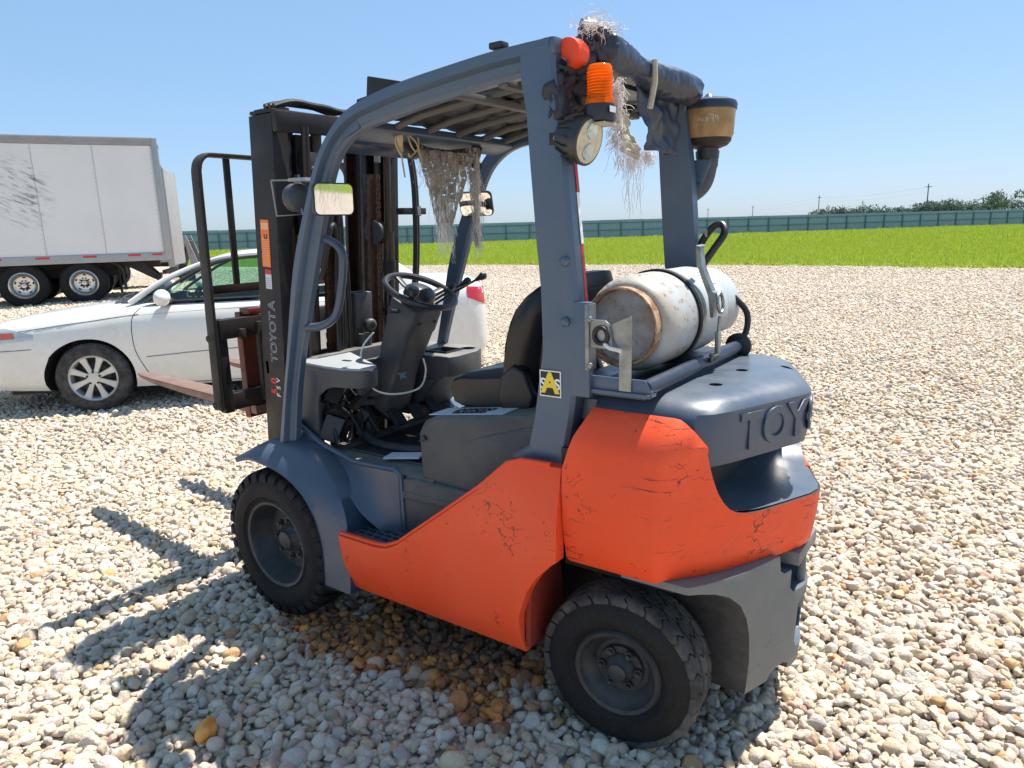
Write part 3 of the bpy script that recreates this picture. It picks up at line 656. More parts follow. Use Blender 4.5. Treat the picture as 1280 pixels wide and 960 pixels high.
# ---- rear hood cap with embossed letters
CP = [(.00, 1.0), (.35, 1.0), (.50, 1.0), (.60, .975), (.675, .90), (.745, .75), (.81, .57), (.88, .38), (.94, .20), (.975, .10), (.99, 0)]
def cplan(xf, xr, w):
    L = [(xf + (xr - xf) * t / .99, w * k) for t, k in CP]; return L + [(x, -y) for x, y in L[-2::-1]]
g = G(); rows = []
for z, xf, xr, w in ((.998, .10, -.418, .462), (1.004, .10, -.418, .470), (1.03, .10, -.424, .474), (1.10, .10, -.428, .478), (1.135, .10, -.426, .476), (1.160, .10, -.428, .466), (1.180, .10, -.408, .446), (1.192, .10, -.38, .418), (1.198, .10, -.35, .388)):
    rows.append([(x, y, z) for x, y in cplan(xf, xr, w)])
g.grid(rows, 'blue', closed=True, caps=True); cap = g.obj('hood_cap', FL, smooth=False)
cut = []
for x, y in ((-.185, .20), (-.185, -.06), (-.30, -.2)):
    g = G(); g.lathe([(1.17, .021), (1.30, .021)], (x, y, 0), (0, 0, 1), 20, 'frameblack'); cut.append(g.obj('cutter', smooth=False))
boolean(cap, cut); smoothen(cap, 28)
g = G(); g.lathe([(0, .010), (.004, .010), (.007, .006)], (-.232, .392, 1.118), (-.75, .65, 0.1), 14, 'steel'); g.obj('cap_screw', cap)
def cap_at(y):
    P = cplan(.10, -.428, .478)
    for (x0, y0), (x1, y1) in zip(P, P[1:]):
        if y1 <= y <= y0 and y0 - y1 > 1e-6:
            t = (y0 - y) / (y0 - y1); return Vector((x0 + (x1 - x0) * t, y, 0)), Vector((x1 - x0, y1 - y0, 0)).normalized()
for ch, y in zip('TOYOTA', (.285, .180, .078, -.026, -.130, -.234)):
    p, tdir = cap_at(y); p.z = 1.082
    nrm = Vector((0, 0, 1)).cross(tdir); nrm = nrm if nrm.x < 0 else -nrm
    text(ch, .155, 'blue', 'letter', cap, frame(p + nrm * 0.001, tdir, (0, 0, 1)), extrude=.0022, offset=.003, bevel=.0018)

# ---- front hood plate (under the tank) and engine cover / seat box
g = G(); g.prism([(.42, 1.07), (.45, 1.10), (.45, 1.168), (.43, 1.186), (-.43, 1.186), (-.45, 1.168), (-.45, 1.10), (-.42, 1.07)], 0, .104, .30, 'blue'); g.obj('rear_hood_plate', FL, bevel=.008)
g = G(); g.prism([(.912, .70), (.918, .93), (.885, .985), (.83, 1.008), (.40, 1.066), (.31, 1.12), (.305, .70)], 1, -.41, .41, 'plastic')
g.cut(1, [-.2, 0, .2]); hood = g.obj('engine_cover', FL, bevel=.022, seg=3)
g = G(); g.prism([(.63, .735), (.66, .93), (.62, .955), (.335, 1.045), (.33, .75)], 1, .411, .418, 'plastic'); g.obj('side_pressing', hood, bevel=.004)
# number label on the cover, reading from the far side
g = G(); L0 = Vector((.64, .315, 1.0405))
xd = Vector((-1, 0, .136)).normalized(); yd = Vector((0, -1, 0))
fm = frame((.70, .325, 1.0275), xd, yd); g.box((0, 0, 0), (.36, .115, .002), 'label_pale'); g.xf(fm); lab = g.obj('number_label', hood)
text('002607', .062, 'blackprint', 'number', lab, fm @ Matrix.Translation((-.0, .018, .0022)) @ Matrix.Rotation(math.pi, 4, 'Z'), .0004, .0015)
text('0026078', .045, 'blackprint', 'number', lab, fm @ Matrix.Translation((-.0, -.028, .0022)) @ Matrix.Rotation(math.pi, 4, 'Z'), .0004, .0012)
g = G(); g.lathe([(0, .012), (.006, .012), (.009, .006)], (.885, .414, .915), (0, 1, 0), 14, 'darkplastic'); g.obj('plug', hood)

# ---- floor, left sill wall, step, fenders
g = G(); g.box((1.2, 0, .735), (.72, .84, .03), 'plastic'); g.box((1.2, -.02, .752), (.50, .66, .012), 'darkplastic'); g.obj('floor_plate', FL, bevel=.006)
for s in (1, -1):
    g = G(); g.prism([(.33, .50), (1.02, .50), (1.02, .73), (.93, .742), (.66, .735), (.33, .80)], 1, s * .405, s * .435, 'plastic'); g.prism([(.40, .655), (1.0, .655), (1.0, .685), (.40, .685)], 1, s * .430, s * .442, 'plastic'); g.obj('sill_wall', FL, bevel=.008)
    g = G(); g.prism([(.86, s * .43), (1.19, s * .43), (1.19, s * .585), (1.0, s * .585), (.93, s * .583), (.86, s * .57)], 2, .475, .500, 'blue'); st_ = g.obj('step', FL, bevel=.006)
    g = G()
    for i in range(4):
        for j in range(6): g.box((.935 + j * .044 + (i % 2) * .012, s * (.462 + i * .030), .5015), (.028, .011, .004), 'darkplastic')
    g.obj('grip_slot', st_)
def fender(s):
    out = [(1.858, .742), (1.75, .795), (1.66, .815), (1.588, .815), (1.48, .797), (1.387, .761), (1.312, .713), (1.254, .649), (1.206, .565), (1.179, .475), (1.169, .38), (1.165, .255)]
    inn = [(1.32, .235), (1.312, .40), (1.335, .50), (1.365, .575), (1.42, .64), (1.50, .69), (1.60, .722), (1.686, .730), (1.77, .725), (1.85, .715)]
    O = smooth_path([(1.862, 0, .716), (1.77, 0, .742), (1.686, 0, .738), (1.60, 0, .728), (1.50, 0, .696), (1.42, 0, .645), (1.365, 0, .578), (1.335, 0, .50), (1.318, 0, .40), (1.322, 0, .245)], 4)
    Cc = smooth_path([(1.858, 0, .742), (1.75, 0, .800), (1.66, 0, .822), (1.56, 0, .820), (1.45, 0, .795), (1.36, 0, .748), (1.27, 0, .670), (1.205, 0, .565), (1.175, 0, .43), (1.166, 0, .255)], 4)
    rows = []; nO = len(O)
    for k, (a, b) in enumerate(zip(O, Cc)):
        u = k / (nO - 1); yc = .475 + .125 * max(0, (u - .45) / .55) ** .8
        r = [(a.x, s * .40, a.z - .016), (a.x - .002, s * .600, a.z - .012), (a.x - .004, s * .607, a.z), (a.x - .010 * 0, s * .602, a.z + .012)]
        for t in (.25, .5, .75, 1.0): r.append((a.x + (b.x - a.x) * t, s * (.602 + (yc - .602) * t ** 1.3), a.z + .012 + (b.z - a.z - .012) * (1 - (1 - t) ** 1.7)))
        r.append((b.x, s * .40, b.z)); rows.append(r)
    g = G(); g.grid(rows, 'blue', closed=True, caps=True); o = g.obj('front_fender', FL, angle=50)
    # flare rising from the fender to the floor edge
    A = smooth_path([(1.70, .30, .90), (1.62, .42, .885), (1.46, .43, .80), (1.265, .43, .757), (1.12, .43, .758), (1.03, .43, .76)], 6)
    B = smooth_path([(1.72, .50, .80), (1.60, .50, .812), (1.40, .50, .765), (1.26, .50, .655), (1.195, .49, .57), (1.10, .47, .50)], 6)
    g = G(); rows = []
    for a, b in zip(A, B):
        r = []
        for k in range(7):
            t = k / 6; p = a.lerp(b, t); bulge = -0.05 * math.sin(t * math.pi); r.append((p.x, s * (p.y + bulge * .35), p.z + bulge * .5))
        rows.append(r)
    rows.append([(1.02, s * .43, .76 - .26 * k / 6) for k in range(7)])
    g.grid(rows, 'blue'); g.obj('flare', o, angle=60)
fender(1); fender(-1)
g = G(); g.tube([(1.64, .425, .885), (1.46, .432, .802), (1.265, .432, .760), (1.10, .432, .764), (1.03, .432, .766), (1.00, .432, .75), (.995, .432, .52)], .012, 'blue', 8); g.obj('floor_edge', FL)

# ---- cowl and dashboard
g = G(); g.prism([(.38, .79), (.38, 1.10), (.355, 1.145), (.30, 1.16), (-.30, 1.16), (-.44, 1.13), (-.47, 1.08), (-.47, .79)], 0, 1.60, 1.67, 'plastic')
cowl = g.obj('front_cowl', FL, bevel=.015)
g = G(); g.prism([(1.52, .80), (1.64, .80), (1.64, 1.10), (1.60, 1.13), (1.52, 1.13)], 1, .37, .405, 'plastic'); g.obj('cowl_side', cowl, bevel=.012)
g = G(); g.prism([(1.665, .385), (1.54, .398), (1.44, .41), (1.33, .41), (1.25, .385), (1.215, .34), (1.25, .285), (1.44, .19), (1.60, .11), (1.665, .11)], 2, 1.135, 1.152, 'deck'); dl = g.obj('dash_top', cowl, bevel=.008)
g = G(); g.prism(rrect(.055, .022, .009), 2, 1.1515, 1.1535, 'blackprint'); g.xf(Matrix.Translation((1.44, .28, 0))); g.obj('slot', dl)
g = G(); g.prism([(.22, .98), (.22, 1.10), (.18, 1.135), (-.15, 1.135), (-.15, .96), (.0, .93), (.12, .955)], 0, 1.43, 1.47, 'plastic'); g.obj('dash_face', cowl, bevel=.012)
# curved skirt below the dash top
A = smooth_path([(1.60, .405, 1.14), (1.46, .412, 1.14), (1.33, .412, 1.14), (1.235, .375, 1.14), (1.23, .30, 1.14), (1.32, .24, 1.14), (1.42, .19, 1.14)], 4)
g = G(); rows = []; nA = len(A) - 1
for i, p in enumerate(A):
    u = i / nA; dz = .075 + .25 * max(0, 1 - u / .30) ** 2.2; rows.append([(p.x, p.y, p.z), (p.x + .003, p.y - .001, p.z - .03), (p.x + .008, p.y - .003, p.z - dz * .7), (p.x + .016, p.y - .006, p.z - dz), (p.x + .05, p.y - .012, p.z - dz + .01)])
g.grid(rows, 'plastic'); g.obj('skirt', cowl, angle=60)
g = G(); g.prism([(1.60, .80), (1.60, 1.13), (1.49, 1.13), (1.475, 1.05), (1.50, .98), (1.515, .80)], 1, .395, .410, 'plastic'); g.obj('cowl_corner', cowl, bevel=.008)
# right console with tray and cup holder
g = G(); g.prism([(1.66, -.14), (1.22, -.14), (1.20, -.20), (1.21, -.36), (1.25, -.44), (1.33, -.485), (1.66, -.485)], 2, 1.02, 1.115, 'plastic'); con = g.obj('console', FL, smooth=False)
g = G(); g.lathe([(1.06, .040), (1.3, .044)], (1.31, -.40, 0), (0, 0, 1), 24, 'blackprint'); k1 = g.obj('cutter', smooth=False)
g = G(); g.box((1.36, -.28, 1.13), (.12, .11, .10), 'blackprint'); k2 = g.obj('cutter', smooth=False)
boolean(con, [k1, k2]); smoothen(con, 30, .012)
g = G(); g.tube([(1.425, -.34, 1.119), (1.425, -.22, 1.119), (1.295, -.22, 1.119), (1.295, -.34, 1.119), (1.425, -.34, 1.119)], .006, 'darkplastic', 6); g.obj('tray_rim', con)
for i in range(3):
    g = G(); g.box((1.47 + i * .028, -.22, 1.118), (.014, .09, .008), 'darkplastic'); g.obj('vent_slot', con)
g = G(); g.prism([(1.24, 1.03), (1.66, 1.03), (1.66, .80), (1.50, .80), (1.40, .90)], 1, -.47, -.15, 'plastic'); g.prism([(1.30, 1.0), (1.36, 1.0), (1.50, .85), (1.44, .85)], 1, -.148, -.13, 'plastic'); g.obj('console_body', con, bevel=.012)
# open cavity under the dash: bent sheets, hoses, fittings
g = G(); g.box((1.66, 0, .95), (.02, .70, .34), 'frameblack')
for k in range(26):
    c = Vector((rng.uniform(1.40, 1.62), rng.uniform(-.05, .33), rng.uniform(.78, 1.02))); rt = Euler(rng.uniform(-1, 1, 3)).to_matrix()
    g.box(c, rng.uniform((.01, .02, .02), (.10, .10, .14)), str(rng.choice(['darkplastic', 'plastic', 'frameblack', 'rim'])), rot=rt)
for k in range(7):
    y = rng.uniform(.0, .32); g.tube(smooth_path([(1.62, y, 1.08), (1.55, y + rng.uniform(-.05, .05), .98), (1.50, y + rng.uniform(-.1, .1), .88), (1.45, y + rng.uniform(-.1, .1), .78)]), rng.uniform(.006, .014), 'hose', 8)
for k in range(4): g.lathe([(0, .012), (.01, .012), (.016, .005)], (1.52 + .03 * k, .30 - .07 * k, .83 + .03 * (k % 2)), (-.5, .8, .2), 10, 'steel')
g.obj('brake_linkage', FL, bevel=.002, seg=1)
for y, w in ((.05, .07), (-.08, .06), (-.2, .05)):
    p = empty; g = G(); g.tube([(1.55, y, .95), (1.46, y, .86), (1.40, y, .84)], .011, 'steel' if y == .05 else 'darkplastic', 8); arm = g.obj('pedal', FL)
    g = G(); g.box((1.385, y, .845), (.018, w, .085), 'darkplastic', rot=Matrix.Rotation(.7, 3, 'Y'))
    for q in range(5): g.box((1.374 - .0, y - w / 2 + w * (q + .5) / 5, .85), (.012, w / 9, .078), 'rubber', rot=Matrix.Rotation(.7, 3, 'Y'))
    g.obj('pedal_pad', arm, bevel=.002, seg=1)
g = G(); g.tube(smooth_path([(1.50, .18, .80), (1.36, .22, .772), (1.18, .20, .765), (1.05, .12, .77)]), .02, 'rim', 8); g.box((1.12, .28, .768), (.16, .10, .008), 'label_pale', rot=Euler((.1, .05, .4)).to_matrix()); g.obj('floor_hose', FL)

# ---- steering column and wheel
c0 = Vector((1.50, .0, .90)); c1 = Vector((1.262, .0, 1.385)); ca = (c1 - c0).normalized()
g = G(); sect = rrect(.175, .165, .03); rows = []
for t, k in ((0, 1.10), (.25, 1.06), (.5, .92), (.51, 1.02), (.78, 1.10), (.80, 1.16), (.97, 1.18), (1.0, 1.10)):
    p = c0.lerp(c1, t); xx = ca.cross(Vector((0, 1, 0))).normalized(); rows.append([p + xx * (a * k * .85) + Vector((0, 1, 0)) * (b * k) for a, b in sect])
g.grid(rows, 'plastic', closed=True, caps=True); colm = g.obj('steering_column', FL, angle=32)
for y in (.05, -.05):
    g = G(); g.lathe([(0, .008), (.003, .008)], c0.lerp(c1, .88) + Vector((-.083, y, -.03)), (-.9, 0, -.42), 10, 'frameblack'); g.obj('screw', colm)
g = G(); g.prism([(0, .028), (.012, .010), (.030, .012), (.016, -.004), (.022, -.024), (.004, -.012), (-.014, -.026), (-.012, -.006), (-.030, .004), (-.012, .010)], 0, -.001, .001, 'label_teal' if 'label_teal' in M else 'label_pale')
g.xf(Matrix.Translation(c0.lerp(c1, .42) + Vector((-.062, .045, -.045))) @ Matrix.Rotation(.45, 4, 'Y')); g.obj('torn_sticker', colm)
g = G(); g.tube([c0.lerp(c1, .93) + Vector((0, .07, 0)), c0.lerp(c1, .93) + Vector((.02, .13, .01))], .009, 'darkplastic', 8); g.obj('turn_switch', colm)
wc = Vector((1.238, .0, 1.438)); wa = (ca + Vector((-.10, .0, .28))).normalized(); wx = wa.orthogonal().normalized(); wx = wa.cross(Vector((0, 1, 0))).normalized(); wy = wa.cross(wx)
g = G(); rows = []
for i in range(48):
    a = 2 * math.pi * i / 48; rr = .160; cc = wc + (wx * math.cos(a) + wy * math.sin(a)) * rr; rd = (cc - wc).normalized()
    rows.append([cc + (rd * math.cos(b) + wa * math.sin(b)) * .0145 for b in [2 * math.pi * k / 10 for k in range(10)]])
g.grid(rows + [rows[0]], 'darkplastic', closed=True); sw = g.obj('steering_wheel', FL)
g = G()
for a in (math.pi * .5, -math.pi * .5, math.pi):
    d = wx * math.cos(a) + wy * math.sin(a); g.sweep([wc - wa * .025 + d * .03, wc - wa * .018 + d * .10, wc + d * .155], [(x, y) for x, y in rrect(.028, .010, .003)], 'darkplastic', up=wa)
g.lathe([(-.05, .055), (-.02, .074), (.006, .070), (.022, .050), (.028, .02)], wc - wa * .004, wa, 28, 'darkplastic'); g.obj('spokes', sw)
kp = wc + (wx * math.cos(2.5) + wy * math.sin(2.5)) * .135
g = G(); g.lathe([(0, .012), (.02, .014), (.024, .024), (.045, .028), (.058, .018)], wc + (wy * -.8 + wx * .4) * .15, wa, 18, 'darkplastic'); g.obj('spinner_knob', sw)
g = G(); g.tube(smooth_path([(1.46, .09, 1.25), (1.50, .13, 1.18), (1.49, .15, 1.08), (1.42, .15, 1.00), (1.34, .10, .975), (1.28, .0, .99), (1.27, -.04, 1.06), (1.29, -.05, 1.12)]), .0045, 'wire', 6); g.obj('white_cable', FL)
for i, y in enumerate((-.20, -.25, -.30)):
    g = G(); b0 = Vector((1.44 - .01 * i, y + .04, 1.33)); b1 = Vector((1.24 - .055 * i, y - .0, 1.435 + .022 * i)); g.tube([b0, b0.lerp(b1, .5) + Vector((0, 0, .004)), b1], .006, 'darkplastic', 8); lv = g.obj('control_lever', FL)
    g = G(); d = (b1 - b0).normalized(); g.lathe([(-.028, .008), (-.005, .013), (.014, .019), (.026, .017), (.034, .008)], b1, d, 16, 'darkplastic'); g.obj('lever_knob', lv)
g = G(); g.tube([(1.50, -.22, 1.10), (1.45, -.20, 1.32)], .02, 'darkplastic', 10); g.box((1.45, -.22, 1.32), (.08, .16, .05), 'darkplastic'); g.obj('lever_housing', FL, bevel=.008)

# ---- seat
g = G()
def pad(rows, mat='seat', nm='pad', parent=None):
    g = G(); g.grid(rows, mat, closed=True, caps=True); return g.obj(nm, parent, bevel=0, angle=50)
seat = None
g = G(); secy = [-.245, -.235, -.20, -.14, 0, .14, .20, .235, .245]
rows = []
for y in secy:
    e = 1 - max(0, (abs(y) - .19) / .055) ** 2 * .25; q = .006 * (abs(y) > .13) * (abs(y) < .22)
    prof = [(.90, 1.045), (.905, 1.085), (.885, 1.122), (.84, 1.140), (.75, 1.145 + q * 2), (.62, 1.165 + q * 3), (.53, 1.185 + q * 3), (.49, 1.18), (.48, 1.03), (.55, 1.005), (.84, 1.000), (.885, 1.015)]
    cx_, cz_ = .69, 1.085; rows.append([(cx_ + (x - cx_) * (e * .5 + .5), y, cz_ + (z - cz_) * e) for x, z in prof])
g.grid(rows, 'seat', closed=True, caps=True); seat = g.obj('seat_cushion', FL, angle=45)
g = G(); g.box((.69, 0, 1.02), (.36, .40, .035), 'frameblack'); g.obj('seat_rail', seat, bevel=.004)
g = G(); rows = []
for i in range(15):
    v = -1 + i / 7; y = .295 * v; fwd = .105 * abs(v) ** 3.0; th = .115 * (1 - .55 * abs(v) ** 4)
    top = 1.535 - .075 * abs(v) ** 4 ; bot = 1.10
    front, back = [], []
    for k in range(9):
        u = k / 8; z = bot + (top - bot) * u; w_ = 1 - .10 * (1 - u) ; lean = .50 - .125 * u - .03 * math.sin(u * math.pi) * 0
        rt = th * (1 - .55 * max(0, (u - .8) / .2) ** 2) * (1 - .3 * max(0, (.15 - u) / .15))
        narrow = (.80 + .22 * min(1, u / .55)) * (1 - .12 * max(0, (u - .75) / .25) ** 2)
        front.append((lean + fwd + rt * .5, y * narrow, z)); back.append((lean + fwd * .95 - rt * .5, y * narrow, z))
    rows.append(front + back[::-1])
g.grid(rows, 'seat', closed=True, caps=True); sb = g.obj('seat_back', FL, angle=50)
def backpt(v, u, off):
    y = .295 * v; fwd = .105 * abs(v) ** 3.0; th = .115 * (1 - .55 * abs(v) ** 4); z = 1.10 + (1.535 - .075 * abs(v) ** 4 - 1.10) * u; lean = .50 - .125 * u
    return (lean + fwd * .95 - th * .5 - off, y * (.80 + .22 * min(1, u / .55)), z)
g = G(); g.grid([[backpt(v, u, .004 if .02 < (v + .8) / 1.6 < .98 and .12 < u < .84 else -.004) for u in np.linspace(.08, .86, 13)] for v in np.linspace(-.80, .80, 15)], 'darkplastic'); bp = g.obj('back_shell_panel', sb, angle=50)
g = G(); g.tube([backpt(v, u, .005) for v, u in [(-.8, .1), (-.8, .5), (-.78, .8), (-.7, .86), (0, .87), (.7, .86), (.78, .8), (.8, .5), (.8, .1)]], .005, 'seat', 6); g.obj('piping', sb)
g = G(); g.lathe([(0, .008), (.004, .008)], (.366, .13, 1.41), (-1, 0, 0.2), 10, 'steel'); g.obj('panel_screw', sb)
for s in (1, -1):
    g = G(); g.prism([(.60, 1.03), (.62, 1.09), (.60, 1.17), (.545, 1.21), (.50, 1.19), (.46, 1.10), (.48, 1.03), (.53, 1.01)], 1, s * .245, s * .285, 'seat'); g.obj('side_bolster', seat, bevel=.012, seg=3)

# ---- overhead guard
outer = [(1.640, .812), (1.582, 1.03), (1.530, 1.225), (1.440, 1.57), (1.320, 1.84), (1.252, 1.969), (1.168, 2.063), (1.078, 2.122), (.954, 2.160), (.80, 2.186), (.592, 2.207), (.405, 2.222), (.215, 2.228)]
inner = [(1.572, .82), (1.530, 1.03), (1.472, 1.225), (1.345, 1.57), (1.240, 1.84), (1.18, 1.955), (1.115, 2.018), (1.03, 2.058), (.90, 2.078), (.78, 2.096), (.592, 2.118), (.405, 2.134), (.23, 2.142)]
def guard_side(s):
    O = smooth_path([(x, 0, z) for x, z in outer], 4); I = smooth_path([(x, 0, z) for x, z in inner], 4)
    # stepped section: outer tube near the outline, recessed web and lower flange towards the inside
    g = G(); rows = []
    for o, i in zip(O, I):
        L = lambda t, y: (o.x + (i.x - o.x) * t, s * y, o.z + (i.z - o.z) * t)
        rows.append([L(0.02, .455), L(0, .475), L(0, .505), L(.03, .522), L(.40, .524), L(.47, .515), L(.52, .500), L(.80, .498), L(.86, .492), L(1.0, .486), L(1.0, .46), L(.85, .452)])
    g.grid(rows, 'guard', closed=True, caps=True)
    return g.obj('guard_rail', FL, angle=28)
guard_side(1); guard_side(-1)
def rear_pillar(s):
    g = G(); rows = []
    for z, xa, xb in ((.955, .40, .165), (1.0, .33, .180), (1.10, .305, .160), (1.32, .270, .128), (1.50, .272, .135), (1.66, .286, .150), (1.89, .303, .170), (2.04, .313, .190), (2.12, .328, .203), (2.205, .335, .205)):
        rows.append([(xa, s * .455, z), (xa, s * .503, z), (xa - .012, s * .508, z), (xa - .016, s * .522, z), (xb + .03, s * .526, z), (xb + .012, s * .522, z), (xb, s * .508, z), (xb, s * .455, z)])
    g.grid(rows, 'guard', closed=True, caps=True); return g.obj('rear_pillar', FL, bevel=0, angle=25)
RP = rear_pillar(1); rear_pillar(-1)
g = G(); g.box((.13, .508, 1.335), (.075, .030, .29), 'guard'); g.obj('mount_flange', FL, bevel=.004)
for z in (1.42, 1.60):
    g = G(); g.lathe([(0, .015), (.012, .015), (.018, .008)], (.17, .524, z), (0, 1, 0), 12, 'guard'); g.obj('bolt', RP)
# tape strip on the rear edge
for k, (z0, z1, mt) in enumerate(((1.905, 1.80, 'red'), (1.80, 1.65, 'white'), (1.65, 1.44, 'red'))):
    g = G(); xa = .17 - (1.89 - z0) * .085; xb = .17 - (1.89 - z1) * .085
    g.grid([[(xa - .0015, .472, z0), (xa - .0015, .456, z0)], [(xb - .0035, .472, z1), (xb - .0035, .456, z1)]], mt); q = g.obj('reflective_tape', RP, smooth=False)
# roof
g = G(); g.box((.29, 0, 2.185), (.13, .96, .06), 'guard'); g.obj('rear_crossbeam', FL, bevel=.01)
g = G(); g.box((.225, .0, 2.205), (.05, 1.04, .05), 'guard'); g.obj('roof_edge', FL, bevel=.012)
g = G(); g.sweep([(1.08, -.50, 2.065), (1.08, .50, 2.065)], rrect(.10, .035, .008), 'guard', up=Vector((.35, 0, 1))); g.obj('front_crossbeam', FL)
for x, z in ((.60, 2.125), (.42, 2.135)):
    g = G(); g.box((x, 0, z), (.035, .94, .022), 'dusty_bar'); g.obj('roof_crossbar', FL, bevel=.003)
for y in (.30, .12, -.06, -.24, -.40):
    g = G(); g.tube([(.30, y, 2.16), (.60, y, 2.145), (.90, y, 2.115), (1.07, y, 2.08)], .013, 'dusty_bar', 8); g.obj('roof_bar', FL)
g = G(); g.grid([[(1.09, y, 2.07), (1.14, y, 2.07), (1.19, y, 2.06), (1.22, y, 2.04), (1.225, y, 2.00)] for y in (.42, .2, .0)], 'blue'); q_ = g.obj('front_visor', FL); md = q_.modifiers.new('t', 'SOLIDIFY'); md.thickness = .008
g = G(); g.prism([(1.245, 2.20), (1.045, 2.20), (1.055, 2.258), (1.23, 2.30)], 1, .10, .25, 'black'); g.box((1.06, .30, 2.175), (.14, .22, .03), 'black', rot=Euler((0, .12, 0)).to_matrix()); g.box((.42, .485, 2.24), (.05, .04, .02), 'darkplastic')
g.obj('roof_bracket', FL, bevel=.006)

# SAS sticker on the pillar
fx = frame((.228, .5285, 1.222), (-1, 0, 0), (-.04, 0, 1))
g = G(); g.box((0, 0, 0), (.078, .084, .0015), 'white'); g.xf(fx); stk = g.obj('pillar_sticker', RP)
g = G(); g.box((0, 0, .001), (.070, .076, .0015), 'blackprint'); g.xf(fx); g.obj('sticker_field', stk)
text('A', .088, 'yellow', 'letter', stk, fx @ Matrix.Translation((0, 0, .0030)), .0006, .0035)
text('S', .048, 'white', 'letter', stk, fx @ Matrix.Translation((-.026, -.002, .0024)), .0004, .001)
text('S', .048, 'white', 'letter', stk, fx @ Matrix.Translation((.026, -.002, .0024)), .0004, .001)

# grab handle
g = G(); g.tube(smooth_path([(1.345, .47, 1.68), (1.285, .450, 1.672), (1.235, .440, 1.620), (1.255, .440, 1.49), (1.295, .445, 1.38), (1.36, .46, 1.335), (1.44, .480, 1.325)], 6), .017, 'blue', 12); g.obj('grab_handle', FL)

# ---- mast (leaning slightly back towards the driver)
def mx(z): return 1.985 - 0.070 * z                  # x of the rear... front face line of the outer rail at height z
def vpole(g, sect, z0, z1, mat, dx=0.0, dy=0.0, n=2):
    rows = []
    for i in range(n):
        z = z0 + (z1 - z0) * i / (n - 1); rows.append([(mx(z) + dx + a, dy + b, z) for a, b in sect])
    g.grid(rows, mat, closed=True, caps=True)
def chan(y0, sgn, depth, web, fl, dx):
    # C section: web on the outside, flanges inward
    o = y0; i = y0 - fl * sgn
    return [(dx - depth, o), (dx, o), (dx, i), (dx - .022, i), (dx - .022, o - web * sgn), (dx - depth + .022, o - web * sgn), (dx - depth + .022, i), (dx - depth, i)]
for s in (1, -1):
    g = G(); vpole(g, chan(s * .375, s, .155, .022, .080, 0), .16, 2.20, 'black'); r = g.obj('outer_mast_rail', FL, bevel=.004)
    if s == 1: OUT = r
    g = G(); vpole(g, chan(s * .325, s, .150, .018, .072, .030), .20, 2.235, 'brown'); g.obj('middle_mast_rail', FL, bevel=.004)
    g = G(); vpole(g, chan(s * .272, s, .140, .018, .066, .062), .24, 2.20, 'brown'); g.obj('inner_mast_rail', FL, bevel=.004)
    g = G(); sec = [(.032 * math.cos(a), .032 * math.sin(a)) for a in np.linspace(0, 2 * math.pi, 17)[:-1]]
    vpole(g, sec, .25, 1.55 if s > 0 else 1.70, 'brown', -.205, s * .245); cyl = g.obj('lift_cylinder', FL)
    g = G(); vpole(g, [(a * .55, b * .55) for a, b in sec], 1.5, 2.15, 'steel' if False else 'brown', -.205, s * .245); vpole(g, [(a * 1.2, b * 1.2) for a, b in sec], 1.50, 1.56, 'black', -.205, s * .245); g.obj('piston_rod', cyl)
# tie beams
def tie(z, h, x0, mat='black', bow=.05, w=.375, th=.03, name='mast_crossbeam'):
    rows = []
    for k in range(13):
        v = -1 + k / 6; x = mx(z) - .155 + x0 - bow * (1 - v * v); rows.append([(x - th, v * w, z - h / 2), (x - th, v * w, z + h / 2), (x, v * w, z + h / 2), (x, v * w, z - h / 2)])
    g = G(); g.grid(rows, mat, closed=True, caps=True); return g.obj(name, FL, bevel=.006)
tie(2.165, .085, 0.0, bow=.045); tie(.55, .16, -.01); tie(1.10, .07, .14, 'brown', 0)
g = G(); g.box((mx(2.2) - .075, 0, 2.212), (.152, .738, .016), 'black'); g.obj('mast_top_plate', FL, bevel=.005)
g = G(); P = smooth_path([(1.70, .34, 2.235), (1.69, .2, 2.262), (1.70, 0, 2.25), (1.71, -.2, 2.262), (1.72, -.34, 2.235)], 5)
for dy in (0, .03, .06): g.tube([p + Vector((dy, 0, .004 * math.sin(p.y * 30 + dy * 90))) for p in P], .012, 'hose', 7)
g.obj('top_hoses', FL)
# chains, with link plates
def chain(x, y, z0, z1, nm='lift_chain'):
    g = G(); n_ = int((z1 - z0) / .022)
    for i in range(n_):
        z = z0 + i * .022; xx = mx(z) + x
        for q in (-.010, 0, .010): g.box((xx, y + q + .004 * (i % 2), z), (.022, .0035, .026), 'chain')
    return g.obj(nm, FL, smooth=False)
for x, y in ((-.215, .155), (-.215, .125), (-.20, .075), (-.20, -.135), (-.215, -.165)): chain(x, y, .55, 1.74 if y > 0 else 2.0)
g = G()
for y in (.14, -.15):
    g.lathe([(-.022, .056), (-.018, .060), (-.014, .048), (.014, .048), (.018, .060), (.022, .056)], (mx(1.74) - .215, y, 1.75 if y > 0 else 1.70), (0, 1, 0), 26, 'rim')
g.obj('chain_sheave', FL)
for pts, r in (([(-.24, .20, 1.66), (-.27, .19, 1.78), (-.26, .15, 1.84), (-.24, .10, 1.80), (-.24, .09, 1.62), (-.24, .095, 1.3), (-.24, .10, .8)], .014), ([(-.25, .215, 1.55), (-.28, .20, 1.72), (-.28, .17, 1.79), (-.26, .13, 1.76), (-.25, .12, 1.5), (-.25, .12, .8)], .014),
              ([(-.26, .23, 1.50), (-.30, .22, 1.66), (-.30, .20, 1.73), (-.28, .16, 1.70), (-.27, .155, 1.4), (-.27, .15, .8)], .012), ([(-.235, .06, 1.60), (-.24, .05, 1.2), (-.24, .06, .8)], .012)):
    g = G(); g.tube(smooth_path([(mx(z) + x, y, z) for x, y, z in pts], 6), r, 'hose', 9); g.obj('hydraulic_hose', FL)
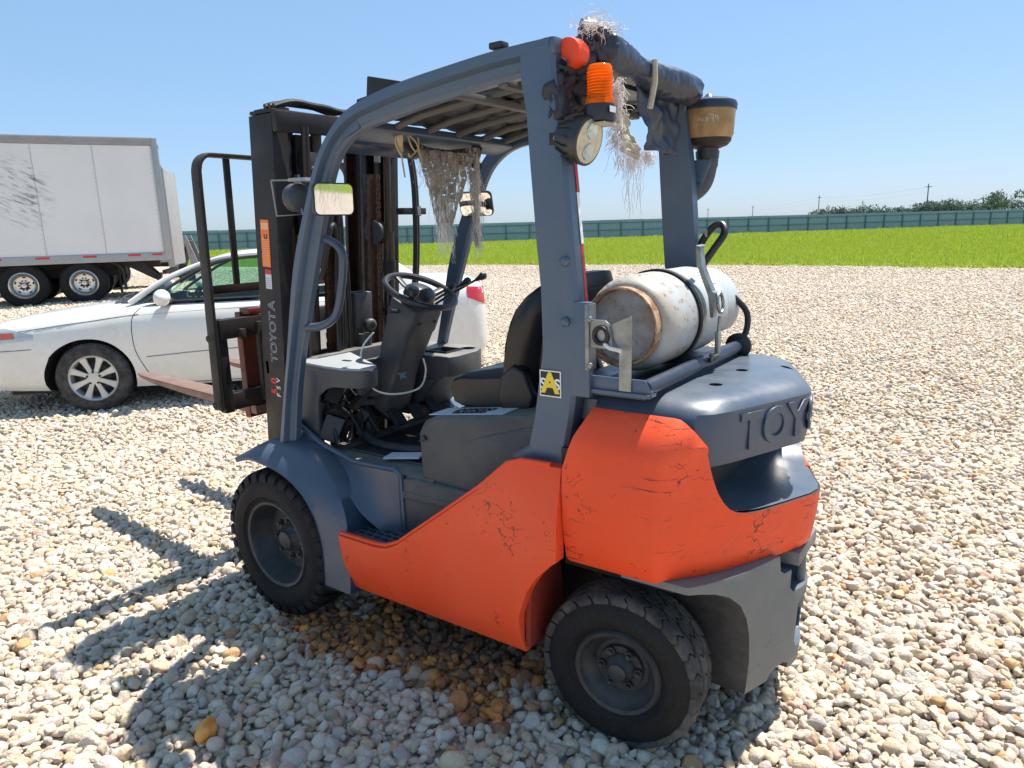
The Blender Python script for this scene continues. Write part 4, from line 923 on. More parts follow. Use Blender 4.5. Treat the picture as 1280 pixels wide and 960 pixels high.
g = G(); vpole(g, [(a, b) for a, b in rrect(.075, .085, .03)], .55, 1.42, 'black', -.20, -.02); vpole(g, [(a * .8, b * .8) for a, b in rrect(.09, .085, .03)], .60, 1.22, 'plastic', -.245, -.03); g.obj('centre_cylinder', FL)
g = G(); g.box((mx(1.3) - .21, -.04, 1.335), (.07, .11, .17), 'plastic', rot=Matrix.Rotation(-.07, 3, 'Y')); g.lathe([(0, .030), (.03, .030), (.04, .02)], (mx(1.3) - .245, -.06, 1.26), (-1, .2, 0), 16, 'frameblack'); g.obj('cylinder_head', FL, bevel=.012)
# hardware seen in the left opening near the top
g = G(); g.box((mx(2.0) - .14, .18, 2.02), (.05, .07, .07), 'rim'); g.box((mx(2.0) - .17, .178, 1.985), (.01, .022, .022), 'label_pale'); g.lathe([(0, .016), (.016, .016), (.024, .008)], (mx(1.95) - .17, .19, 1.925), (-1, .4, 0), 14, 'steel'); g.box((mx(1.95) - .13, .24, 1.93), (.03, .02, .06), 'steel'); g.obj('stop_bracket', FL, bevel=.003)
g = G(); vpole(g, rrect(.02, .05, .004), 1.9, 2.15, 'black', -.15, .14); vpole(g, rrect(.02, .10, .004), 1.70, 2.13, 'frameblack', -.10, .17); g.obj('inner_plate', FL)
# right side hoses and clamp
for dy, dx in ((-.40, -.24), (-.425, -.23)):
    g = G(); g.tube(smooth_path([(mx(2.1) + dx, dy + .05, 2.14), (mx(1.9) + dx, dy, 1.92), (mx(1.6) + dx, dy - .01, 1.60), (mx(1.4) + dx + .01, dy, 1.35), (mx(1.2) + dx + .02, dy + .01, 1.0)], 6), .013, 'hose', 8); g.obj('side_hose', FL)
g = G(); g.box((mx(1.83) - .22, -.40, 1.80), (.05, .17, .032), 'black'); g.box((mx(1.83) - .25, -.415, 1.80), (.02, .03, .05), 'steel'); g.obj('hose_clamp', FL, bevel=.003)
for z in (1.9,):
    g = G(); g.tube([(mx(2.1) - .19, -.20, 2.13), (mx(2.0) - .19, -.20, 2.03)], .016, 'steel', 10); g.obj('adjuster_bolt', FL)
# left lamp seen from behind, in its wire guard
g = G(); g.lathe([(-.005, .020), (.0, .048), (.02, .058), (.045, .060), (.07, .052), (.085, .030), (.09, .010)], (1.512, .43, 1.845), (-1, .25, 0), 24, 'plastic'); lampL = g.obj('front_lamp', FL)
g = G(); P = [(1.60, .475, 1.905), (1.60, .475, 1.785), (1.50, .40, 1.785), (1.50, .40, 1.905), (1.60, .475, 1.905)]; g.tube([(1.57, .487, 1.915), (1.555, .487, 1.775), (1.44, .45, 1.78), (1.455, .45, 1.912), (1.57, .487, 1.915)], .004, 'steel', 6); g.obj('wire_guard', lampL)
g = G(); g.prism([(1.45, .40), (1.46, .49), (1.38, .47), (1.40, .39)], 2, 1.905, 1.918, 'deck'); g.obj('lamp_bracket', lampL)
# decals on the left rail: outline lettering reads upwards
def railframe(z, dx, y=.3758): return frame((mx(z) + dx, y, z), (-.07, 0, 1), (1, 0, .07))
for i, ch in enumerate('TOYOTA'):
    z = 1.148 + i * .0485
    f = railframe(z, -.088, .3765)
    text(ch, .064, 'label_pale', 'letter', OUT, f, .0004, .0012); text(ch, .064, 'black', 'letter_fill', OUT, f @ Matrix.Translation((0, 0, .0009)), .0004, -.0009)
for ch, z in zip('5.0', (.99, 1.015, 1.04)):
    text(ch, .055, 'red', 'digit', OUT, railframe(z, -.076, .3765), .0004, .0028)
for ch, z in zip('FSV', (.975, 1.01, 1.045)): text(ch, .036, 'white', 'letter', OUT, railframe(z, -.108, .3772), .0004, .0006)
g = G(); g.box((0, 0, 0), (.205, .058, .001), 'label_orange')
for i in range(13): g.box((-.09 + i * .0098, 0, .0008), (.0022, .046, .0006), 'label_line')
g.box((.075, 0, .0008), (.03, .048, .0006), 'label_line'); g.xf(railframe(1.665, -.070, .3768)); wl_ = g.obj('warning_label', OUT, smooth=False)
text('c', .05, 'blackprint', 'hook_symbol', wl_, railframe(1.695, -.070, .3775) @ Matrix.Rotation(0, 4, 'Z'), .0004, .001)
g = G(); g.box((0, 0, 0), (.085, .042, .001), 'label_pale'); g.box((.033, 0, .0006), (.022, .042, .001), 'red')
for i in range(5): g.box((-.032 + i * .009, 0, .0008), (.002, .034, .0006), 'railgrey')
g.xf(railframe(1.508, -.078, .3768)); g.obj('small_label', OUT, smooth=False)

# ---- carriage, backrest and forks
BX = 2.10
def bx(z): return BX + 0.11 - .035 * z
g = G()
for z, h in ((1.265, .095), (.905, .085)): g.box((bx(z), 0, z), (.055, .86, h), 'black')
for s in (1, -1): g.box((bx(1.08), s * .415, 1.085), (.045, .05, .46), 'black')
for y in (.21, -.02, -.24): g.box((bx(1.09) - .035, y, 1.085), (.03, .05, .40), 'black')
for y in (.32, .20): g.box((bx(1.24) - .035, y, 1.235), (.03, .03, .05), 'frameblack')
car_ = g.obj('fork_carriage', FL, bevel=.005)
g = G()
for s in (1, -1):
    top = [(bx(.875), s * .455, .875), (bx(1.3), s * .455, 1.30), (bx(1.7), s * .455, 1.70), (bx(1.95), s * .455, 1.95)]
    P = top + [(bx(2.0), s * .452, 2.005), (bx(2.0), s * .437, 2.04), (bx(2.0), s * .405, 2.062), (bx(2.0), s * .35, 2.066), (bx(2.0), 0, 2.066)]
    g.sweep(smooth_path(P, 3), rrect(.018, .062, .004), 'black', up=Vector((1, 0, 0)))
lb = g.obj('load_backrest', FL, bevel=0, angle=40)
for y in (.30, .10, -.10, -.30):
    g = G(); g.box((bx(1.75), y, 1.76), (.016, .030, .59), 'black', rot=Matrix.Rotation(-.035, 3, 'Y')); g.obj('backrest_bar', lb, bevel=.003)
g = G(); g.box((bx(1.45), 0, 1.455), (.018, .88, .042), 'brown'); g.obj('lower_rail', lb, bevel=.003)
for z in (1.23, .905):
    g = G(); g.lathe([(0, .016), (.004, .016)], (bx(z) - .01, .4835, z), (0, 1, 0), 14, 'frameblack'); g.obj('bolt_hole', lb)
def fork(y, ang=0):
    g = G(); g.box((bx(1.08) + .055, y, 1.06), (.045, .115, .54), 'redrust'); g.box((bx(1.3) + .02, y, 1.335), (.08, .09, .03), 'redrust')
    rows = []
    for x, w, t in ((2.10, .115, .048), (2.25, .125, .048), (2.9, .125, .040), (3.35, .115, .028), (3.55, .085, .016), (3.62, .045, .009)):
        zt = .860; rows.append([(x + (.05 if x < 2.2 else 0), y - w / 2 + (x - 2.1) * ang, zt), (x + (.05 if x < 2.2 else 0), y + w / 2 + (x - 2.1) * ang, zt), (x + (.05 if x < 2.2 else 0), y + w / 2 + (x - 2.1) * ang, zt - t), (x + (.05 if x < 2.2 else 0), y - w / 2 + (x - 2.1) * ang, zt - t)])
    g.grid(rows, 'forktop', closed=True, caps=True)
    return g.obj('fork', FL, bevel=.004)
fork(.215, -.085); fork(-.36, -.085)

# ---- wheels
def wheel(name, R, w, rimr, dish, lugs, tread, rz, loc, flip):
    g = G(); h = w / 2
    rimp = [(h - .012, rimr + .004), (h - .002, rimr - .004), (h - .006, rimr - .016), (h - .02, rimr - .022), (h - dish * .5, rimr - .030), (h - dish, rimr - .055), (h - dish, rimr * .52), (h - dish + .012, rimr * .50), (h - dish + .012, rimr * .36), (h - dish + .030, rimr * .30), (h - dish + .040, rimr * .22), (h - dish + .052, rimr * .20), (h - dish + .056, rimr * .15), (h - dish + .056, 0.001)]
    g.lathe(rimp, (0, 0, 0), (0, 1, 0), 48, 'rim', caps=False); g.lathe([(-h + .012, rimr), (-h + .05, rimr - .03), (-h + .07, .02)], (0, 0, 0), (0, 1, 0), 32, 'frameblack', caps=False)
    wh = link(name, g.mesh(name, angle=40), FL); wh.location = loc; wh.rotation_euler = (0, 0, rz + (math.pi if flip else 0))
    for k in range(lugs):
        a = 2 * math.pi * k / lugs; g = G(); g.lathe([(0, .015), (.016, .015), (.016, .009), (.028, .008)], (math.cos(a) * rimr * .43, h - dish + .008, math.sin(a) * rimr * .43), (0, 1, 0), 6, 'rim'); link('lug_nut', g.mesh('lug_nut', bevel=0), wh)
    g = G(); sw_ = .018 if tread == 'lug' else .012
    prof = [(-h + .012, rimr), (-h - .004, rimr + .02), (-h - .010, (rimr + R) / 2), (-h + .004, R - .035), (-h + .02, R - sw_), (h - .02, R - sw_), (h - .004, R - .035), (h + .010, (rimr + R) / 2), (h + .012, (rimr + R) / 2 - .012), (h + .004, rimr + .022), (h - .004, rimr + .016), (h - .012, rimr)]
    g.lathe(prof, (0, 0, 0), (0, 1, 0), 72, 'rubber', caps=False)
    # raised rings on the sidewall
    ty = link('tyre', g.mesh('tyre', angle=35), wh)
    g = G()
    if tread == 'lug':
        nb = 30
        for k in range(nb):
            for sgn in (1, -1):
                a0 = 2 * math.pi * (k + (0 if sgn > 0 else .5)) / nb; da = 2 * math.pi / nb * .62
                rows = []
                for yy, sk, rr in ((.0 * sgn, .45, R), (.35 * h * sgn, .25, R), (.80 * h * sgn, 0.0, R - .003), (1.02 * h * sgn, 0.0, R - .016), (1.05 * h * sgn, 0, R - .046)):
                    A = a0 + sk * 2 * math.pi / nb; r = []
                    for rad in (rr, max(R - .05, rr - .03)):
                        for q in ((0, 1) if rad == rr else (1, 0)):
                            an = A + da * (q - .5); r.append((rad * math.cos(an), yy, rad * math.sin(an)))
                    rows.append(r)
                g.grid(rows, 'rubber_dusty' if False else 'rubber', closed=True, caps=True)
    else:
        nb = 26; r2 = np.random.default_rng(3)
        ysp = [-1.0, -.34, .34, 1.0]
        for k in range(nb):
            for j in range(3):
                off = (.5 if j == 1 else 0); a0 = 2 * math.pi * (k + off) / nb; st_ = 2 * math.pi / nb
                y0, y1 = ysp[j] * h + .004, ysp[j + 1] * h - .004; rows = []
                for t in range(4):
                    yy = y0 + (y1 - y0) * t / 3; zg = .16 * (1 if t % 2 else -1); outer_ = abs(yy) > .8 * h; rr = R - (.012 if outer_ else 0) + r2.uniform(-.001, .001)
                    A0 = a0 + st_ * (.05 + zg); A1 = a0 + st_ * (.93 + zg)
                    rows.append([(rr * math.cos(A0), yy, rr * math.sin(A0)), (rr * math.cos((A0 + A1) / 2), yy, rr * math.sin((A0 + A1) / 2)), (rr * math.cos(A1), yy, rr * math.sin(A1)), ((R - .03) * math.cos(A1), yy, (R - .03) * math.sin(A1)), ((R - .03) * math.cos(A0), yy, (R - .03) * math.sin(A0))])
                g.grid(rows, 'rubber_dusty', closed=True, caps=True)
    link('tread', g.mesh('tread', bevel=.0025, seg=1, angle=30), wh)
    return wh
wf = wheel('front_wheel', .340, .205, .200, .105, 8, 'lug', 0, (1.640, .500, .358), False)
wr = wheel('rear_wheel', .271, .175, .146, .060, 6, 'block', .10, (0.005, .445, .285), False)
for w0, loc, rz in ((wf, (1.64, -.500, .358), math.pi), (wr, (0.0, -.445, .285), math.pi + .10)):
    c = copytree(w0, FL); c.location = loc; c.rotation_euler = (0, 0, rz)
g = G(); g.tube([(1.65, -.45, .352), (1.65, .45, .352)], .07, 'frameblack', 14); g.box((1.62, 0, .42), (.30, .62, .26), 'frameblack'); g.obj('drive_axle', FL, bevel=.01)

# ---- gas cylinder cradle
g = G(); TX, TZ = .080, 1.385
g.tube([(-.078, .50, 1.232), (-.078, -.40, 1.232)], .024, 'vinylblue', 18); tube_ = g.obj('cradle_tube', FL)
g = G(); g.lathe([(-.005, .045), (0, .050), (.012, .050), (.016, .044)], (-.078, -.36, 1.232), (0, 1, 0), 22, 'darkplastic'); g.obj('tube_flange', tube_)
g = G(); g.prism([(.17, 1.205), (-.10, 1.205), (-.105, 1.225), (-.08, 1.258), (.17, 1.258)], 1, .497, .505, 'guard'); g.box((.0, .49, 1.212), (.2, .05, .012), 'guard'); g.box((.03, .05, 1.205), (.22, .9, .014), 'darkplastic'); g.obj('cradle_base', FL, bevel=.002)
g = G(); g.box((.105, .512, 1.365), (.012, .02, .22), 'guard'); g.box((.098, .505, 1.375), (.016, .045, .20), 'steel'); g.obj('hinge_plate', FL, bevel=.002)
g = G()
hp = [(.125, 1.345), (.125, 1.430), (.045, 1.430), (.0, 1.400), (-.035, 1.43), (-.055, 1.45), (-.055, 1.22), (.0, 1.22), (.0, 1.32), (.02, 1.345)]
g.prism([(.125, 1.345), (.125, 1.430), (.04, 1.430), (.025, 1.418), (.03, 1.402), (.02, 1.385), (.02, 1.35), (.0, 1.345)], 1, .515, .522, 'steel')
g.prism([(.025, 1.418), (-.012, 1.435), (-.040, 1.445), (-.040, 1.22), (.0, 1.22), (.0, 1.345), (.02, 1.385)], 1, .507, .513, 'steel')
g.obj('latch_arm', FL, bevel=.0015, seg=1)
g = G(); P = [(.052 + .022 * math.cos(a), .527, 1.385 + .024 * math.sin(a)) for a in np.linspace(0, 2 * math.pi, 17)]; g.tube(P, .007, 'hose', 7); g.tube(smooth_path([(.045, .525, 1.365), (.02, .535, 1.352), (.0, .54, 1.35), (-.02, .535, 1.345)]), .006, 'wire', 6); g.obj('pull_ring', FL)
for z in (1.43, 1.29): 
    g = G(); g.lathe([(0, .010), (.01, .010), (.014, .005)], (.092, .518, z), (0, 1, 0), 8, 'steel'); g.obj('latch_bolt', FL)

# ---- gas cylinder (its own thing, lying in the cradle)
GC = empty('gas_cylinder', (TX, 0, TZ)); tag(GC, 'dented grey-white gas cylinder with rusty foot ring, lying across the back of the forklift', 'gas cylinder')
g = G(); r = .158
prof = [(.305, .128)] + [(.305 - .075 * (1 - math.cos(a)) - .0, .128 + (r - .128) * math.sin(a)) for a in np.linspace(.1, math.pi / 2, 8)] + [(.10, r), (.0, r + .0012), (-.10, r)] + [(-.20 - .09 * math.sin(a), r * (math.cos(a) * .55 + .45)) for a in np.linspace(.0, math.pi / 2, 9)] + [(-.295, .03)]
g.lathe(prof, (0, 0, 0), (0, 1, 0), 64, 'tank'); g.obj('shell', GC, angle=50)
g = G(); g.lathe([(.295, .125), (.350, .127), (.352, .123), (.350, .119), (.31, .117), (.308, .0005)], (0, 0, 0), (0, 1, 0), 56, 'ring', caps=False); g.lathe([(.3165, .116), (.3165, .0005)], (0, 0, 0), (0, 1, 0), 40, 'tank', caps=False); g.obj('foot_ring', GC)
g = G(); rr = .146                                               # collar: partial cylinder guarding the valve
rows = []
for k in range(33):
    a = -2.2 + 4.4 * k / 32 + 1.62; rows.append([(rr * math.cos(a) * q, y, rr * math.sin(a) * q) for y, q in ((-.235, 1), (-.40, .98), (-.40, .955), (-.235, .975))])
g.grid(rows, 'tank', closed=True, caps=True); g.obj('valve_collar', GC, bevel=.002)
g = G(); g.tube([(-.02, -.28, 0), (-.02, -.345, 0)], .018, 'steel', 10); g.tube([(-.02, -.33, 0), (-.09, -.34, -.03)], .011, 'steel', 8); g.lathe([(0, .02), (.03, .02)], (-.08, -.34, -.03), (-1, 0, -.3), 10, 'amberlens'); g.obj('valve', GC)
g = G()
for y0, mt in ((.07, 'rubber'), (.048, 'steel')):
    rows = []
    for k in range(49):
        a = 2 * math.pi * k / 48; rows.append([(math.cos(a) * q, y, math.sin(a) * q) for y, q in ((y0 - .009, r + .001), (y0 - .009, r + .008), (y0 + .009, r + .008), (y0 + .009, r + .001))])
    g.grid(rows, mt, closed=True)
g.obj('band', GC)
g = G(); rows = []
for k in range(9):
    a = 1.85 + k * .10; rows.append([(math.cos(a) * (r + .0012), y, math.sin(a) * (r + .0012)) for y in (-.075, -.195)])
g.grid(rows, 'label_pale'); lb2 = g.obj('paper_label', GC)
g = G()
for k in range(7):
    a = 1.95 + k * .10; p = [Vector((math.cos(a) * (r + .0022), y, math.sin(a) * (r + .0022))) for y in (-.085, -.12 - .06 * ((k * 7) % 3) / 2)]; g.tube(p, .0012, 'railgrey', 4)
g.obj('print_line', lb2)
# strap latch with turnbuckle (part of the forklift's cradle)
g = G(); a0 = Vector((-.090, -.010, 1.255)); 
g.box((-.118, .0, 1.300), (.014, .026, .075), 'steel'); g.tube([(-.118, 0, 1.33), (-.122, 0, 1.39)], .006, 'steel', 8); g.lathe([(-.022, .010), (.022, .010)], (-.105, 0, 1.255), (0, 1, 0), 12, 'steel'); g.box((-.098, 0, 1.243), (.03, .075, .02), 'black'); tb = g.obj('turnbuckle', FL, bevel=.002)
g = G(); g.prism([(-.105, 1.385), (-.112, 1.470), (-.098, 1.475), (-.060, 1.56), (-.052, 1.62), (-.038, 1.62), (-.045, 1.555), (-.085, 1.46), (-.095, 1.385)], 1, -.020, .020, 'steel'); g.box((-.043, -.018, 1.624), (.018, .11, .006), 'steel', rot=Euler((0, -.2, .2)).to_matrix()); g.obj('latch_lever', tb, bevel=.0015, seg=1)
g = G(); P = [(-.122 + .004 * math.sin(a), .0 + .026 * math.cos(a), 1.435 + .034 * math.sin(a)) for a in np.linspace(0, 2 * math.pi, 13)]; g.tube(P, .006, 'steel', 8); g.obj('latch_loop', tb)
g = G(); g.tube(smooth_path([(-.05, -.36, 1.42), (-.10, -.37, 1.36), (-.10, -.36, 1.28), (-.06, -.32, 1.225), (-.02, -.20, 1.215), (.0, .1, 1.215)], 7), .012, 'hose', 9); g.obj('gas_hose', FL)
g = G(); g.tube(smooth_path([(.16, -.47, 1.535), (.13, -.50, 1.63), (.09, -.51, 1.685), (.055, -.51, 1.69), (.04, -.49, 1.655), (.07, -.47, 1.60), (.12, -.45, 1.52)], 7), .015, 'hose', 10); g.box((.115, -.505, 1.66), (.012, .03, .03), 'steel'); g.obj('hose_loop', FL)

# ---- air intake with amber bowl on the right pillar
g = G(); A0 = Vector((.150, -.575, 0))
g.lathe([(2.030, .055), (2.030, .092), (2.045, .100), (2.145, .106), (2.148, .100)], A0, (0, 0, 1), 36, 'bowl'); bw = g.obj('pre_cleaner_bowl', FL)
g = G(); g.lathe([(2.140, .100), (2.140, .110), (2.160, .112), (2.172, .106), (2.182, .085), (2.186, .03), (2.20, .014), (2.205, .008)], A0, (0, 0, 1), 36, 'vinylblue'); g.obj('cap', bw)
g = G(); g.lathe([(1.995, .050), (2.005, .078), (2.022, .092), (2.040, .094)], A0, (0, 0, 1), 36, 'black'); g.obj('lower_cone', bw)
g = G()
for st_ in ([(.0, .0), (.004, .02), (.012, .022), (.008, .008)], [(.020, -.004), (.021, .024), (.034, .026)], [(.021, .010), (.031, .012)], [(.042, .0), (.050, .014), (.044, .018), (.040, .008), (.052, .004)], [(.060, .012), (.066, .002), (.074, .016), (.082, .004)]):
    P = []
    for a_, z_ in st_:
        an = R_(115) - (a_ - .03) / .105; P.append((A0.x + math.cos(an) * .1035, A0.y + math.sin(an) * .1035, 2.088 + z_))
    g.tube(P, .0012, 'label_pale', 4)
g.obj('chalk_mark', bw)
g = G(); g.tube(smooth_path([(.150, -.575, 2.01), (.150, -.575, 1.93), (.165, -.565, 1.86), (.205, -.545, 1.82), (.26, -.53, 1.80)], 7), [.043] * 8 + [.040] * 21, 'plastic', 20); g.lathe([(1.955, .046), (1.985, .048)], A0, (0, 0, 1), 24, 'darkplastic'); g.obj('elbow_pipe', FL)
g = G(); g.prism([(.26, 1.95), (.12, 1.95), (.12, 1.93), (.20, 1.72), (.26, 1.72)], 1, -.535, -.525, 'guard'); g.obj('intake_bracket', FL, bevel=.003)

# ---- beacon and rear work lamp (left rear corner)
BC = Vector((.085, .468, 0))
g = G(); g.lathe([(1.990, .044), (2.000, .045), (2.035, .043), (2.038, .036)], BC, (0, 0, 1), 32, 'darkplastic'); bc = g.obj('beacon_base', FL)
g = G()
P = [(2.034, .040), (2.050, .041), (2.052, .037)] + [v for k in range(9) for v in ((2.058 + k * .008, .0370), (2.062 + k * .008, .0342))] + [(2.133, .035), (2.141, .030), (2.144, .018), (2.145, .001)]
g.lathe(P, BC, (0, 0, 1), 36, 'amber'); g.obj('beacon_lens', bc, angle=60)
g = G(); g.lathe([(2.04, .014), (2.075, .014), (2.08, .020), (2.10, .020), (2.11, .008)], BC, (0, 0, 1), 16, 'bowl'); g.obj('lamp_inside', bc)
g = G(); g.prism(rrect(.035, .016, .001), 0, -.0005, .0005, 'label_pale'); g.xf(frame((.085 - .0335, .468 + .030, 2.020), (0, .75, 0), (0, 0, 1)) if False else Matrix.Translation((.085 - .046, .478, 2.018))); g.obj('base_label', bc)
g = G(); g.box((.12, .47, 1.982), (.14, .075, .007), 'creamcloth'); g.box((.17, .48, 1.96), (.02, .05, .06), 'black'); g.obj('beacon_bracket', FL, bevel=.002)
wl0 = Vector((.135, .500, 1.945)); wd = Vector((-.93, .06, -.25)).normalized()
g = G(); g.lathe([(-.060, .020), (-.056, .046), (-.02, .060), (.014, .068), (.034, .069), (.036, .064)], wl0, wd, 36, 'darkplastic'); wlamp = g.obj('work_lamp', FL)
for k in range(16):
    a = 2 * math.pi * k / 16; q = wd.orthogonal().normalized(); w2 = wd.cross(q); d = q * math.cos(a) + w2 * math.sin(a); g = G(); g.sweep([wl0 - wd * .05 + d * .048, wl0 + wd * .0 + d * .069], [(x, y) for x, y in rrect(.012, .003, .001)], 'darkplastic', up=wd.cross(d)); link('cooling_fin', g.mesh('cooling_fin'), wlamp)
g = G(); g.lathe([(.034, .063), (.037, .061), (.038, .0005)], wl0, wd, 36, 'lens', caps=False)
q = Vector((0, 0, 1)) - wd * wd.z; q.normalize()
for sg in (1, -1): g.lathe([(.038, .024), (.042, .022), (.040, .014), (.037, .0005)], wl0 + q * sg * .029, wd, 24, 'headlens', caps=False)
g.obj('lamp_glass', wlamp)
g = G(); g.box((.195, .505, 1.95), (.05, .045, .035), 'black'); g.lathe([(0, .012), (.01, .012)], (.19, .53, 1.95), (0, 1, 0), 6, 'steel'); g.obj('lamp_mount', FL, bevel=.003)

# ---- mirrors
def mirror(c, nrm, w, h, arm):
    nrm = Vector(nrm).normalized(); xax = Vector((0, 0, 1)).cross(nrm).normalized(); f = frame(c, xax, nrm.cross(xax))
    g = G(); g.prism(rrect(w, h, .022, 4), 2, -.018, 0, 'darkplastic'); g.xf(f); o = g.obj('mirror', FL, bevel=.004)
    g = G(); g.prism(rrect(w - .010, h - .010, .019, 4), 2, .0005, .0016, 'mirror'); g.xf(f); g.obj('mirror_glass', o, bevel=0)
    g = G(); g.tube(smooth_path(arm, 5), .010, 'darkplastic', 8); g.obj('mirror_arm', o); return o
mirror((1.150, .535, 1.823), (-.93, .20, -.040), .165, .118, [(1.17, .535, 1.83), (1.22, .53, 1.81), (1.27, .51, 1.79)])
mirror((1.20, -.375, 1.816), (-.30, .88, -.34), .165, .118, [(1.22, -.39, 1.82), (1.28, -.42, 1.80), (1.31, -.45, 1.77), (1.32, -.49, 1.74)])

# ================================================================== CLOTH AND RAGS ON THE GUARD
def cloth(name, c00, c10, c01, c11, nx, ny, amp, mat, seed, holes=0.0, sag=0.0, ragged=0.0, thick=.002, parent=None, fr=9):
    c00, c10, c01, c11 = map(Vector, (c00, c10, c01, c11)); nrm = (c10 - c00).cross(c01 - c00).normalized(); g = G(); V = {}
    for i in range(nx + 1):
        for j in range(ny + 1):
            u, v = i / nx, j / ny
            vv = v * (1 - ragged * (0.5 + 0.5 * noise.noise(Vector((u * 6, seed, 1)))) ) if ragged else v
            p = c00.lerp(c10, u).lerp(c01.lerp(c11, u), vv); q = Vector((u * fr, v * fr, seed))
            p = p + nrm * amp * (noise.noise(q * .6) + .45 * noise.noise(q * 1.7)) + Vector((0, 0, -sag * math.sin(u * math.pi) * math.sin(min(1, v + .3) * math.pi))) + Vector((noise.noise(q + Vector((9, 0, 0))), noise.noise(q + Vector((0, 7, 0))), 0)) * amp * .3
            V[i, j] = g.b.verts.new(p)
    for i in range(nx):
        for j in range(ny):
            if holes and noise.noise(Vector((i * .55, j * .55, seed * 3.1))) > 1 - holes: continue
            g.face([V[i, j], V[i + 1, j], V[i + 1, j + 1], V[i, j + 1]], mat)
    o = g.obj(name, parent, angle=180); md = o.modifiers.new('thickness', 'SOLIDIFY'); md.thickness = thick; return o
def strands(g, base, n, ln, rad, mat, r, droop=1.0, curl=.02, dirv=(0, 0, -1), seg=7):
    for k in range(n):
        p = Vector(base(r)); d = (Vector(dirv) + Vector(r.normal(size=3)) * (.9 * (1 - droop) + .12)).normalized(); L = ln * r.uniform(.25, 1.0); P = [p.copy()]
        for q in range(seg):
            d = (d + Vector(r.normal(size=3)) * curl * 12 + Vector((0, 0, -1)) * droop * .15).normalized(); p = p + d * L / seg; P.append(p.copy())
        g.tube(P, rad, mat, 3)
r5 = np.random.default_rng(5)
# rolled canvas curtain along the rear roof edge
RT = empty('rolled_canvas', (.175, -.05, 2.205)); tag(RT, 'rolled dark blue canvas tied along the rear edge of the forklift roof', 'canvas')
g = G(); rows = []
for i in range(121):
    t = i / 120; y = .36 - .80 * t; cz = -.012 * math.sin(t * 3.1) - .02 * t; rr = .050 + .007 * math.sin(t * 9 + 1)
    if t < .03: rr *= .45 + .55 * t / .03
    if t > .97: rr *= .35 + .65 * (1 - t) / .03
    r = []
    for k in range(40):
        a = 2 * math.pi * k / 40; wr_ = 1 + .11 * noise.noise(Vector((math.cos(a) * 1.6, y * 9, math.sin(a) * 1.6))) - .16 * abs(noise.noise(Vector((math.cos(a) * 2.2, y * 30 + math.sin(a) * 2.5, math.sin(a) * 2.2)))) + .06
        r.append((rr * 1.15 * math.cos(a) * wr_ - .01, y + .05, cz + rr * math.sin(a) * wr_ + .012))
    rows.append(r)
g.grid(rows, 'vinylblue', closed=True, caps=True); g.obj('roll', RT, angle=180)
o = cloth('loose_flap', (-.005, .11, -.03), (.02, -.33, -.04), (-.015, .02, -.25), (.01, -.30, -.255), 22, 16, .028, 'vinylblue', 4.2, parent=RT, fr=5)
g = G(); g.tube([(-.068, .10, .02), (-.070, .10, -.05), (-.06, .115, -.13)], .010, 'creamcloth', 6); g.obj('tie_strap', RT)
# bunched end with the orange band
BN = empty('bunched_tarpaulin', (.20, .42, 2.19)); tag(BN, 'crumpled black tarpaulin with an orange patch bunched at the near rear corner of the roof', 'tarpaulin')
g = G(); rows = []
for i in range(13):
    t = i / 12; y = .065 - .060 * t; rr = .039 + .004 * math.sin(t * 3)
    rows.append([(rr * 1.05 * math.cos(a) - .018, y, rr * math.sin(a) * (1 + .05 * noise.noise(Vector((a, y * 30, 2)))) - .003) for a in np.linspace(0, 2 * math.pi, 25)[:-1]])
g.grid(rows, 'orange', closed=True, caps=True); g.obj('orange_patch', BN, angle=60)
def lump(name, c, rad, seed, mat, parent, amp=.45, sub=4):
    b = bmesh.new(); bmesh.ops.create_icosphere(b, subdivisions=sub, radius=1)
    for v in b.verts:
        n_ = v.co.normalized(); k = 1 + amp * (noise.noise(n_ * 1.7 + Vector((seed, 0, 0))) + .55 * noise.noise(n_ * 4.5 + Vector((0, seed, 0))) - .5 * abs(noise.noise(n_ * 3 + Vector((0, 0, seed)))))
        v.co = Vector((n_.x * rad[0], n_.y * rad[1], n_.z * rad[2])) * k + Vector(c)
    for f in b.faces: f.smooth = True
    me = bpy.data.meshes.new(name); b.to_mesh(me); b.free(); me.materials.append(M[mat]); return link(name, me, parent)
lump('crumpled_bunch', (-.03, -.075, .045), (.055, .060, .055), 3.3, 'vinylblue', BN, .6)
lump('crumpled_bunch', (.0, -.03, -.055), (.070, .085, .055), 8.1, 'canvas', BN, .7)
lump('crumpled_bunch', (.03, .045, -.06), (.045, .05, .075), 5.7, 'canvas', BN, .6)
lump('crumpled_bunch', (.02, .07, -.14), (.045, .04, .07), 1.7, 'canvas', BN, .7)
lump('crumpled_bunch', (.05, -.02, -.13), (.05, .06, .06), 11.7, 'canvas', BN, .7)
cloth('hanging_fold', (-.02, .09, -.02), (-.0, -.09, -.03), (.02, .04, -.20), (.0, -.08, -.17), 14, 14, .04, 'canvas', 2.2, parent=BN, ragged=.3, fr=12)
cloth('cream_fold', (.03, .07, -.10), (.02, -.05, -.12), (.04, .02, -.20), (.03, -.06, -.22), 10, 8, .03, 'creamcloth', 6.2, parent=BN, ragged=.2)
